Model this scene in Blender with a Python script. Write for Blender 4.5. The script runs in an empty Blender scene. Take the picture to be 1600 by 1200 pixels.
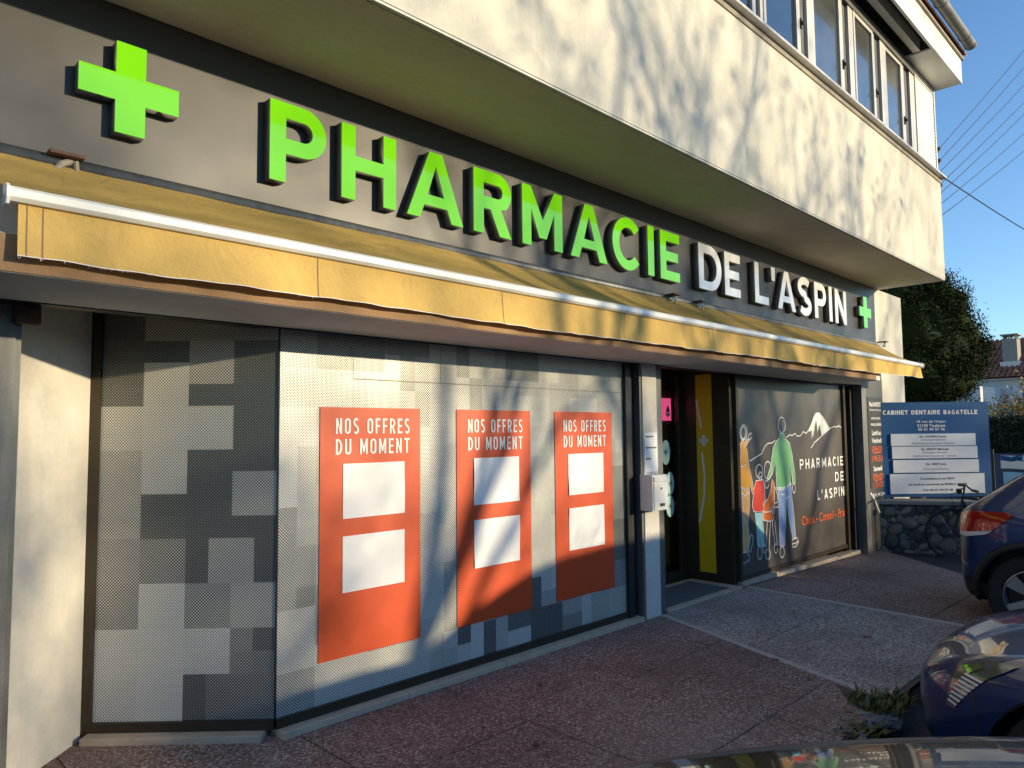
import bpy, bmesh, math, random
from mathutils import Vector, Matrix, geometry
from mathutils.bvhtree import BVHTree
PI = math.pi
SC = bpy.context.scene
COL = SC.collection
# ------------------------------------------------------------ camera
cam_d = bpy.data.cameras.new('camera')
cam_d.sensor_width = 36.0
cam_d.lens = 1124.4 / 1600 * 36.0
cam_d.clip_start = 0.05
cam_d.clip_end = 600
cam = bpy.data.objects.new('camera', cam_d)
COL.objects.link(cam)
def _cam(yaw, pitch, roll, h):
    y, p, r = map(math.radians, (yaw, pitch, roll))
    F = Vector((math.cos(y) * math.cos(p), math.sin(y) * math.cos(p), math.sin(p)))
    R = Vector((math.sin(y), -math.cos(y), 0))
    U = R.cross(F)
    R2 = R * math.cos(r) + U * math.sin(r)
    U2 = -R * math.sin(r) + U * math.cos(r)
    m = Matrix((R2, U2, -F)).transposed().to_4x4()
    m.translation = (0, 0, h)
    return m
cam.matrix_world = _cam(45.19, 3.834, -0.558, 1.6)
SC.camera = cam
# ------------------------------------------------------------ sky and sun
SUN_TO = Vector((0.53, -1.0, 0.215)).normalized()
w = bpy.data.worlds.new('World')
SC.world = w
w.use_nodes = True
nt = w.node_tree
nt.nodes.clear()
sky = nt.nodes.new('ShaderNodeTexSky')
sky.sky_type = 'NISHITA'
sky.sun_disc = False
sky.sun_elevation = math.asin(SUN_TO.z)
sky.sun_rotation = math.atan2(SUN_TO.x, SUN_TO.y)
sky.altitude = 100
sky.air_density = 0.95
sky.dust_density = 0.05
sky.ozone_density = 3.6
bg = nt.nodes.new('ShaderNodeBackground')
bg.inputs[1].default_value = 0.15
wo = nt.nodes.new('ShaderNodeOutputWorld')
nt.links.new(sky.outputs[0], bg.inputs[0])
nt.links.new(bg.outputs[0], wo.inputs[0])
sun_d = bpy.data.lights.new('sun', 'SUN')
sun_d.energy = 3.9
sun_d.angle = math.radians(0.7)
sun_d.color = (1.0, 0.82, 0.52)
sun = bpy.data.objects.new('sun', sun_d)
sun.rotation_euler = (-SUN_TO).to_track_quat('-Z', 'Y').to_euler()
sun.location = (10, -20, 12)
COL.objects.link(sun)
SC.view_settings.view_transform = 'Standard'
SC.view_settings.look = 'None'
SC.view_settings.exposure = 0.88
SC.view_settings.gamma = 1.0
SC.view_settings.use_curve_mapping = False
SC.render.engine = 'CYCLES'
SC.cycles.max_bounces = 6
SC.cycles.transparent_max_bounces = 8

# ------------------------------------------------------------ helpers
class MB:
    def __init__(s): s.v = []; s.f = []
    def add(s, vs, fs):
        o = len(s.v); s.v += [tuple(v) for v in vs]; s.f += [tuple(i + o for i in f) for f in fs]; return s
    def box(s, x0, x1, y0, y1, z0, z1):
        return s.add([(x0,y0,z0),(x1,y0,z0),(x1,y1,z0),(x0,y1,z0),(x0,y0,z1),(x1,y0,z1),(x1,y1,z1),(x0,y1,z1)],
                     [(0,3,2,1),(4,5,6,7),(0,1,5,4),(1,2,6,5),(2,3,7,6),(3,0,4,7)])
    def prism(s, poly, e, frame=None):
        """poly: 2D outline, extruded by vector e; frame maps (a,b) to a point"""
        fr = frame or (lambda a, b: Vector((a, b, 0)))
        n = len(poly); b = [Vector(fr(*p)) for p in poly]; e = Vector(e)
        return s.add(b + [p + e for p in b], [tuple(range(n))[::-1], tuple(range(n, 2*n))] +
                     [(i, (i+1) % n, n + (i+1) % n, n + i) for i in range(n)])
    def tube(s, path, r, n=8, cap=True):
        path = [Vector(p) for p in path]
        rs = r if isinstance(r, (list, tuple)) else [r] * len(path)
        rings = []; up = None
        for i, p in enumerate(path):
            d = (path[min(i+1, len(path)-1)] - path[max(i-1, 0)]).normalized()
            if up is None:
                up = d.orthogonal().normalized()
            else:
                up = (up - d * up.dot(d))
                up = up.normalized() if up.length > 1e-6 else d.orthogonal().normalized()
            q = d.cross(up)
            rings.append([p + (up * math.cos(2*PI*k/n) + q * math.sin(2*PI*k/n)) * rs[i] for k in range(n)])
        vs = [v for rg in rings for v in rg]; fs = []
        for i in range(len(path) - 1):
            for k in range(n):
                a, b = i*n + k, i*n + (k+1) % n
                fs.append((a, b, b + n, a + n))
        if cap: fs += [tuple(range(n))[::-1], tuple(range((len(path)-1)*n, len(path)*n))]
        return s.add(vs, fs)
    def lathe(s, prof, n, frame):
        """prof: (radius, height) ; frame(a,b,h) -> point"""
        vs = [frame(r*math.cos(2*PI*k/n), r*math.sin(2*PI*k/n), h) for r, h in prof for k in range(n)]
        fs = [(i*n+k, i*n+(k+1) % n, (i+1)*n+(k+1) % n, (i+1)*n+k) for i in range(len(prof)-1) for k in range(n)]
        return s.add(vs, fs)
    def mesh(s, name, smooth=False):
        m = bpy.data.meshes.new(name); m.from_pydata(s.v, [], s.f); m.update()
        if smooth:
            for p in m.polygons: p.use_smooth = True
        return m
    def build(s, name, mat, parent=None, smooth=False, bevel=0, fix=True):
        m = s.mesh(name)
        bm = bmesh.new(); bm.from_mesh(m)
        if fix: bmesh.ops.recalc_face_normals(bm, faces=bm.faces)
        if bevel:
            bmesh.ops.bevel(bm, geom=bm.edges[:], offset=bevel, segments=2, affect='EDGES', profile=0.6)
        bm.to_mesh(m); bm.free()
        if smooth:
            for p in m.polygons: p.use_smooth = True
            if smooth != True: m.set_sharp_from_angle(angle=math.radians(smooth))
        return obj(name, m, mat, parent)
def obj(name, mesh, mat, parent=None):
    o = bpy.data.objects.new(name, mesh)
    COL.objects.link(o)
    if mat is not None:
        mesh.materials.clear(); mesh.materials.append(mat)
    if parent is not None:
        o.parent = parent
        if parent.type == 'EMPTY' and not parent.get('_local'):
            o.matrix_parent_inverse = Matrix.Translation(-parent.location)
    return o
def tag(o, label, cat, group=None):
    o['label'] = label; o['category'] = cat
    if group: o['group'] = group
    return o
def thing(name, label, cat, loc=(0,0,0), group=None, local=False, rotz=0):
    o = bpy.data.objects.new(name, None); COL.objects.link(o)
    o.location = loc; o.rotation_euler = (0, 0, rotz); o.empty_display_size = 0.2
    if local: o['_local'] = 1
    return tag(o, label, cat, group)
def struct(o): o['kind'] = 'structure'; return o
def stuff(o): o['kind'] = 'stuff'; return o

class NT:
    def __init__(s, name):
        s.m = bpy.data.materials.new(name); s.m.use_nodes = True
        s.t = s.m.node_tree; s.t.nodes.clear()
        s.out = s.t.nodes.new('ShaderNodeOutputMaterial')
        s.b = s.t.nodes.new('ShaderNodeBsdfPrincipled')
        s.t.links.new(s.b.outputs[0], s.out.inputs[0])
        s._co = None
    def n(s, typ, **kw):
        nd = s.t.nodes.new(typ)
        for k, v in kw.items():
            if isinstance(k, str) and hasattr(nd, k) and k not in nd.inputs: setattr(nd, k, v)
            else: nd.inputs[k].default_value = v
        return nd
    def l(s, a, b): s.t.links.new(a, b)
    def co(s):
        if s._co is None: s._co = s.t.nodes.new('ShaderNodeTexCoord').outputs['Object']
        return s._co
    def noise(s, scale, detail=4, rough=.55, vec=None, stretch=None, dist=0):
        nd = s.t.nodes.new('ShaderNodeTexNoise'); nd.inputs['Scale'].default_value = scale
        nd.inputs['Detail'].default_value = detail; nd.inputs['Roughness'].default_value = rough
        nd.inputs['Distortion'].default_value = dist
        v = vec or s.co()
        if stretch:
            mp = s.t.nodes.new('ShaderNodeMapping'); mp.inputs['Scale'].default_value = stretch
            s.l(v, mp.inputs[0]); v = mp.outputs[0]
        s.l(v, nd.inputs['Vector']); return nd.outputs[0]
    def ramp(s, fac, stops):
        r = s.t.nodes.new('ShaderNodeValToRGB'); e = r.color_ramp.elements
        while len(e) < len(stops): e.new(.5)
        for i, (p, c) in enumerate(stops):
            e[i].position = p; e[i].color = (c, c, c, 1) if isinstance(c, (int, float)) else (*c, 1)
        s.l(fac, r.inputs[0]); return r.outputs[0]
    def mix(s, fac, a, b, mode='MIX'):
        m = s.t.nodes.new('ShaderNodeMix'); m.data_type = 'RGBA'; m.blend_type = mode
        for sock, v in ((m.inputs[0], fac), (m.inputs[6], a), (m.inputs[7], b)):
            if hasattr(v, 'is_output'): s.l(v, sock)
            elif isinstance(v, (int, float)): sock.default_value = v if sock.type == 'VALUE' else (v, v, v, 1)
            else: sock.default_value = (*v, 1)
        return m.outputs[2]
    def math(s, op, a, b=0.0):
        m = s.t.nodes.new('ShaderNodeMath'); m.operation = op
        for i, v in enumerate((a, b)):
            if hasattr(v, 'is_output'): s.l(v, m.inputs[i])
            else: m.inputs[i].default_value = v
        return m.outputs[0]
    def bump(s, h, strength=.3, dist=.01):
        b = s.t.nodes.new('ShaderNodeBump'); b.inputs['Strength'].default_value = strength
        b.inputs['Distance'].default_value = dist; s.l(h, b.inputs['Height']); s.l(b.outputs[0], s.b.inputs['Normal'])
    def base(s, c):
        if hasattr(c, 'is_output'): s.l(c, s.b.inputs['Base Color'])
        else: s.b.inputs['Base Color'].default_value = (*c, 1)
    def set(s, **kw):
        for k, v in kw.items(): 
            k = {'rough':'Roughness','metal':'Metallic','spec':'Specular IOR Level','coat':'Coat Weight','coatr':'Coat Roughness','emit':'Emission Strength'}.get(k, k)
            s.b.inputs[k].default_value = v
        return s
def sc3(c, k): return tuple(min(1, x * k) for x in c)
def mat(name, col, rough=.6, var=.12, scale=6, bump=0, bscale=60, bdist=.004, metal=0, coat=0, spec=.5, stretch=None, coatr=.05):
    t = NT(name)
    n1 = t.noise(scale, 5, .6, stretch=stretch)
    n2 = t.noise(scale * 9, 3, .6)
    f = t.ramp(t.math('ADD', t.math('MULTIPLY', n1, .7), t.math('MULTIPLY', n2, .3)), [(.3, 0.0), (.7, 1.0)])
    t.base(t.mix(f, sc3(col, 1 - var), sc3(col, 1 + var)))
    t.set(rough=rough, metal=metal, coat=coat, spec=spec, coatr=coatr)
    if bump: t.bump(t.noise(bscale, 4, .6), bump, bdist)
    return t.m

# ------------------------------------------------------------ materials
def m_render(name, col, stain=.25):
    t = NT(name)
    big = t.noise(1.1, 5, .6); fine = t.noise(26, 5, .65)
    streak = t.noise(2.2, 5, .6, stretch=(3.2, 3.2, .25))
    c = t.mix(t.ramp(big, [(.35, 0.0), (.7, 1.0)]), sc3(col, .86), sc3(col, 1.05))
    c = t.mix(t.ramp(fine, [(.4, 0.0), (.75, .35)]), c, sc3(col, .72))
    c = t.mix(t.ramp(streak, [(.52, 0.0), (.8, stain)]), c, (col[0]*.55, col[1]*.52, col[2]*.47))
    t.base(c); t.set(rough=.92, spec=.2)
    h = t.math('ADD', t.noise(55, 5, .6), t.math('MULTIPLY', t.noise(190, 3, .5), .6))
    t.bump(h, .45, .006)
    return t.m
def m_aggregate(name, c1, c2, c3, sc=85):
    t = NT(name)
    vo = t.n('ShaderNodeTexVoronoi', Scale=sc); t.l(t.co(), vo.inputs['Vector'])
    sep = t.n('ShaderNodeSeparateColor'); t.l(vo.outputs['Color'], sep.inputs[0])
    v2 = t.n('ShaderNodeTexVoronoi', Scale=sc*.42); t.l(t.co(), v2.inputs['Vector'])
    gum = t.n('ShaderNodeTexVoronoi', Scale=2.6); t.l(t.co(), gum.inputs['Vector'])
    s2 = t.n('ShaderNodeSeparateColor'); t.l(v2.outputs['Color'], s2.inputs[0])
    c = t.ramp(sep.outputs[0], [(0, c1), (.3, c2), (.68, c2), (.84, c3), (1, c3)])
    c = t.mix(t.ramp(s2.outputs[1], [(.3, 0.0), (.9, .5)]), c, t.mix(.5, c1, c3))
    edge = t.ramp(vo.outputs['Distance'], [(.35, 0.0), (.75, .75)])
    c = t.mix(edge, c, sc3(c1, .55))
    dirt = t.noise(.9, 6, .65)
    c = t.mix(t.ramp(dirt, [(.35, .55), (.65, 0.0)]), c, sc3(c1, .75))
    spot = t.noise(5, 4, .7)
    c = t.mix(t.ramp(spot, [(.62, 0.0), (.72, .5)]), c, sc3(c1, .5))
    c = t.mix(t.ramp(gum.outputs['Distance'], [(.035, .6), (.05, 0.0)]), c, sc3(c1, .6))
    wear = t.noise(.35, 4, .6, dist=.6)
    c = t.mix(t.ramp(wear, [(.45, 0.0), (.65, .16)]), c, c3)
    t.base(c); t.set(rough=.8, spec=.35)
    t.bump(t.math('ADD', t.math('MULTIPLY', vo.outputs['Distance'], -1.0), t.math('MULTIPLY', t.noise(6, 3), .8)), .5, .006)
    return t.m
def m_glossy_face(name, col, emit, ecol=None):
    t = NT(name)
    n = t.noise(3, 4)
    t.base(t.mix(t.ramp(n, [(.3, 0.0), (.7, 1.0)]), sc3(col, .93), col))
    t.set(rough=.06, spec=.7)
    t.b.inputs['Emission Color'].default_value = (*(ecol or col), 1); t.set(emit=emit)
    return t.m
def m_film(name):
    """micro-perforated print: staggered halftone dots, density from the printed mosaic"""
    t = NT(name)
    uv = t.n('ShaderNodeUVMap'); uv.uv_map = 'print'
    sp = t.n('ShaderNodeSeparateXYZ'); t.l(uv.outputs[0], sp.inputs[0])
    at = t.n('ShaderNodeAttribute'); at.attribute_name = 'level'
    k = 2 * PI / .0166
    a = t.math('COSINE', t.math('MULTIPLY', sp.outputs[0], k)); b = t.math('COSINE', t.math('MULTIPLY', sp.outputs[1], k))
    f = t.math('ADD', t.math('MULTIPLY', t.math('MULTIPLY', a, b), .5), .5)
    on = t.math('GREATER_THAN', t.math('ADD', f, at.outputs['Fac']), 1.0)
    dirt = t.ramp(t.noise(2.4, 5, .6), [(.3, .86), (.7, 1.0)])
    dark = t.mix(dirt, (.052, .060, .057), (.070, .078, .073))
    white = t.mix(dirt, (.56, .56, .51), (.70, .69, .63))
    t.base(t.mix(on, dark, white)); t.set(rough=.32, spec=.45)
    return t.m
def m_fabric(name, col, dirtcol, amt):
    t = NT(name)
    big = t.noise(1.3, 6, .65, stretch=(1, 1, 1)); st = t.noise(2.2, 6, .65, stretch=(.35, 2, 1.5)); fine = t.noise(90, 3)
    c = t.mix(t.ramp(big, [(.35, 0.0), (.7, 1.0)]), sc3(col, .82), sc3(col, 1.06))
    c = t.mix(t.ramp(st, [(.42, 0.0), (.68, amt)]), c, dirtcol)
    c = t.mix(t.ramp(fine, [(.4, 0.0), (.8, .25)]), c, sc3(col, .6))
    t.base(c); t.set(rough=.9, spec=.15)
    tr = t.n('ShaderNodeBsdfTranslucent'); t.l(c, tr.inputs[0])
    mx = t.n('ShaderNodeMixShader'); mx.inputs[0].default_value = .22
    t.l(t.b.outputs[0], mx.inputs[1]); t.l(tr.outputs[0], mx.inputs[2]); t.l(mx.outputs[0], t.out.inputs[0])
    t.bump(t.math('ADD', t.noise(7, 4, .6, stretch=(1,1,.6), dist=1.2), t.math('MULTIPLY', t.noise(220, 2), .10)), .55, .02)
    return t.m
def m_paint(name, col, flake=.35):
    t = NT(name)
    d = t.noise(3, 5, .7)
    t.base(t.mix(t.ramp(d, [(.45, 0.0), (.8, .25)]), col, sc3(col, 2.2)))
    t.set(rough=.38, metal=flake, coat=1.0, coatr=.03, spec=.5)
    return t.m
def m_glass(name, tint=(.5,.52,.5), reflect=.08):
    t = NT(name)
    tr = t.n('ShaderNodeBsdfTransparent'); tr.inputs[0].default_value = (*tint, 1)
    gl = t.n('ShaderNodeBsdfGlossy'); gl.inputs['Roughness'].default_value = .02
    fr = t.n('ShaderNodeFresnel'); fr.inputs[0].default_value = 1.5
    mx = t.n('ShaderNodeMixShader'); t.l(t.math('ADD', fr.outputs[0], reflect - .04), mx.inputs[0])
    t.l(tr.outputs[0], mx.inputs[1]); t.l(gl.outputs[0], mx.inputs[2]); t.l(mx.outputs[0], t.out.inputs[0])
    return t.m
def m_frosted(name):
    t = NT(name)
    vo = t.n('ShaderNodeTexVoronoi', Scale=70); t.l(t.co(), vo.inputs['Vector'])
    t.base(t.mix(t.ramp(vo.outputs['Distance'], [(.1, 0.0), (.7, 1.0)]), (.05, .055, .05), (.10, .105, .09)))
    t.set(rough=.12, spec=1.0, coat=1.0, coatr=.07)
    t.bump(t.math('ADD', vo.outputs['Distance'], t.noise(6, 2)), .25, .004)
    return t.m

MT = {
 'render': m_render('cream_render', (.64, .61, .53), .42),
 'soffit': m_render('soffit_paint', (.64, .62, .55), .15),
 'white_wall': m_render('white_painted_wall', (.66, .63, .57), .2),
 'slab_front': m_render('ochre_shaded_concrete', (.33, .21, .12), .5),
 'slab_soffit': m_render('pale_pink_concrete', (.66, .67, .66), .3),
 'fascia': mat('anthracite_panel', (.034, .035, .039), .42, .10, 2.0, spec=.4),
 'fascia_dark': mat('black_cap', (.012, .012, .013), .5),
 'letter_side': mat('letter_return_grey', (.15, .148, .15), .5, .08),
 'green': m_glossy_face('lit_green_acrylic', (.078, .26, .003), 1.0, (.072, .245, .003)),
 'white_face': m_glossy_face('white_acrylic', (.66, .66, .65), .10),
 'bronze': mat('bronze_aluminium', (.055, .043, .028), .38, .15, 9, metal=.4),
 'black': mat('black_metal', (.014, .014, .015), .45, .2, 8),
 'galv': mat('galvanised_steel', (.145, .15, .15), .5, .35, 14, metal=.5, stretch=(1,1,.15)),
 'alu': mat('weathered_aluminium', (.48, .47, .45), .42, .22, 14, metal=.35, stretch=(1,1,.1)),
 'alu_dark': mat('dark_aluminium', (.10, .10, .105), .45, .25, 14, metal=.3),
 'film': m_film('halftone_film'),
 'mural': mat('charcoal_print', (.088, .078, .068), .36, .12, 2.5, spec=.45),
 'orange': mat('poster_orange', (.62, .066, .008), .5, .06, 2),
 'paper': mat('white_paper', (.80, .80, .80), .4, .04, 4, bump=.05, bscale=3, bdist=.02),
 'print_white': mat('white_print', (.80, .79, .77), .5, .03),
 'print_orange': mat('orange_print', (.80, .13, .03), .5, .03),
 'print_dark': mat('dark_print', (.03, .035, .06), .5, .03),
 'yellow': mat('yellow_print', (.72, .47, .01), .4, .05),
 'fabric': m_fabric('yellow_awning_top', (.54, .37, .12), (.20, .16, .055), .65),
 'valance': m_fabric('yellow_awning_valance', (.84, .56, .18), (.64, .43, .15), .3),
 'bar': mat('white_lacquer_bar', (.74, .74, .70), .35, .08, 3),
 'sill': mat('beige_stone', (.50, .40, .29), .75, .2, 8, bump=.3, bscale=80),
 'pave_red': m_aggregate('red_exposed_aggregate', (.130, .070, .056), (.34, .198, .155), (.70, .56, .46)),
 'pave_grey': m_aggregate('grey_exposed_aggregate', (.16, .13, .105), (.50, .415, .345), (.86, .77, .67), 75),
 'joint': mat('dark_joint', (.12, .085, .072), .95),
 'border': mat('pale_mortar_band', (.44, .39, .33), .85, .25, 20, bump=.5, bscale=60),
 'asphalt': m_aggregate('asphalt', (.045, .044, .043), (.06, .06, .058), (.11, .11, .105), 110),
 'mat': mat('grey_door_mat', (.10, .105, .11), .95, .15, 20, bump=.5, bscale=200),
 'blue_sign': mat('blue_sign_paint', (.008, .088, .235), .6, .1, 3, spec=.25),
 'plate': mat('white_sign_plate', (.72, .73, .74), .45, .07, 4),
 'stone1': mat('cobble_grey', (.17, .155, .13), .75, .3, 14, bump=.5, bscale=45),
 'stone2': mat('cobble_brown', (.25, .20, .145), .75, .3, 14, bump=.5, bscale=45),
 'stone3': mat('cobble_dark', (.075, .072, .065), .75, .3, 14, bump=.5, bscale=45),
 'mortar': mat('dark_mortar', (.085, .08, .07), .95, .3, 10, bump=.6, bscale=60),
 'cap': mat('cement_cap', (.30, .27, .23), .9, .25, 9, bump=.4),
 'rubber': mat('tyre_rubber', (.016, .016, .017), .8, .2, 20, bump=.2),
 'rim': mat('alloy_rim', (.45, .45, .46), .3, .08, 5, metal=.8),
 'rim_black': mat('black_rim', (.02, .02, .022), .35, .1, metal=.3),
 'plastic': mat('black_plastic', (.022, .022, .023), .6, .15, 20),
 'car_glass': mat('tinted_glass', (.008, .009, .010), .03, .05, spec=.8),
 'paint_suv': m_paint('navy_metallic', (.004, .032, .135)),
 'paint_hatch': m_paint('deep_blue_metallic', (.004, .022, .105), .2),
 'paint_black': m_paint('black_metallic', (.005, .005, .005), 0.0),
 'paint_van': m_paint('silver_grey', (.30, .30, .30)),
 'red_lens': mat('red_lamp_lens', (.42, .008, .006), .08, .1, coat=1),
 'clear_lens': mat('headlamp_lens', (.10, .09, .075), .12, .4, 30, coat=1, spec=.9),
 'chrome': mat('chrome', (.7, .7, .7), .12, .05, metal=1.0),
 'leaf_con': mat('conifer_green', (.017, .029, .008), .85, .45, 3, spec=.15),
 'leaf_hedge': mat('hedge_green', (.035, .042, .018), .6, .5, 4),
 'leaf_gold': mat('golden_leaf', (.30, .19, .025), .6, .4, 3),
 'leaf_tree': mat('dry_leaf', (.10, .085, .03), .7, .4, 3),
 'weed': mat('weed_green', (.10, .115, .03), .6, .4, 8),
 'bark': mat('bark', (.085, .068, .052), .9, .35, 12, bump=.5, bscale=30),
 'tile_roof': mat('terracotta_tile', (.27, .11, .06), .85, .5, 5, bump=.3),
 'house_wall': m_render('far_white_render', (.74, .73, .71), .1),
 'brick_grey': mat('chimney_block', (.27, .25, .22), .9, .2, 10),
 'terracotta': mat('terracotta_piece', (.10, .055, .04), .85, .3, 20),
 'cable': mat('black_cable', (.012, .012, .013), .6),
 'sky_sheet': mat('pale_blue_sheet', (.30, .58, .74), .5, .1, 6, bump=.3, bscale=9, bdist=.02),
 'navy_frame': mat('navy_board', (.03, .06, .15), .5, .1),
 'mint': mat('mint_sticker', (.42, .66, .60), .4, .05),
 'interior': mat('interior_paint', (.50, .40, .25), .8, .1),
 'wood': mat('counter_wood', (.24, .15, .05), .5, .2, 10, stretch=(1, 1, .1)),
 'door_glass': m_glass('door_glass', (.72, .74, .72), .05),
 'upper_glass': mat('upper_clear_glass', (.02, .022, .025), .02, .05, spec=1.0, coat=1),
 'frosted': m_frosted('pebbled_glass'),
 'concrete': mat('broken_concrete', (.26, .26, .24), .95, .3, 12, bump=.8, bscale=40),
 'hedge_stem': mat('twig', (.10, .08, .06), .9, .3),
}
ART_FILLS=[('orange_top',[(7.195,1.493),(7.157,1.456),(7.052,1.436),(7.043,1.293),(7.055,1.209),(6.964,1.126),(7.002,1.078),(7.06,1.021),(7.18,0.984),(7.32,0.949),(7.349,1.004),(7.379,0.903),(7.416,0.914),(7.398,1.022),(7.329,1.198),(7.306,1.285),(7.288,1.388),(7.261,1.42),(7.345,1.491),(7.303,1.505),(7.235,1.455),(7.223,1.493)]),
('tan_trousers',[(7.059,1.008),(7.179,0.977),(7.32,0.944),(7.309,0.788),(7.26,0.588),(7.28,0.451),(7.224,0.306),(7.127,0.326),(7.148,0.499),(7.139,0.734),(7.085,0.872)]),
('red_coat',[(7.473,1.044),(7.559,1.048),(7.643,1.047),(7.668,0.972),(7.673,0.83),(7.599,0.695),(7.497,0.7),(7.395,0.721),(7.37,0.783),(7.418,0.952)]),
('cyan_trousers',[(7.424,0.713),(7.512,0.696),(7.598,0.692),(7.605,0.52),(7.629,0.326),(7.571,0.312),(7.53,0.424),(7.539,0.333),(7.462,0.345),(7.456,0.535)]),
('orange_coat',[(7.861,1.041),(7.905,0.994),(7.907,0.813),(7.862,0.584),(7.763,0.575),(7.611,0.607),(7.624,0.79),(7.734,0.822),(7.82,0.927)]),
('green_sweater',[(8.078,1.558),(8.203,1.557),(8.219,1.497),(8.343,1.439),(8.397,1.305),(8.457,1.076),(8.456,0.962),(8.39,0.957),(8.363,1.109),(8.327,1.195),(8.328,0.988),(8.348,0.969),(8.194,0.913),(7.968,0.917),(7.961,1.099),(7.964,1.245),(7.873,1.103),(7.777,1.036),(7.74,1.065),(7.827,1.177),(7.911,1.392),(7.989,1.463),(8.073,1.499)]),
('blue_jeans',[(8.007,0.906),(8.194,0.907),(8.347,0.959),(8.354,0.781),(8.385,0.629),(8.412,0.328),(8.338,0.327),(8.269,0.528),(8.208,0.773),(8.164,0.538),(8.122,0.269),(8.0,0.283),(8.002,0.571)]),
('mountain_peak',[(9.133,1.804),(9.231,1.805),(9.352,1.749),(9.47,1.656),(9.543,1.604),(9.28,1.524),(9.261,1.585),(9.218,1.666),(9.17,1.565),(9.135,1.723),(9.067,1.616),(8.968,1.477),(8.997,1.586),(8.895,1.567),(9.002,1.696),(9.055,1.756)])]
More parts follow.
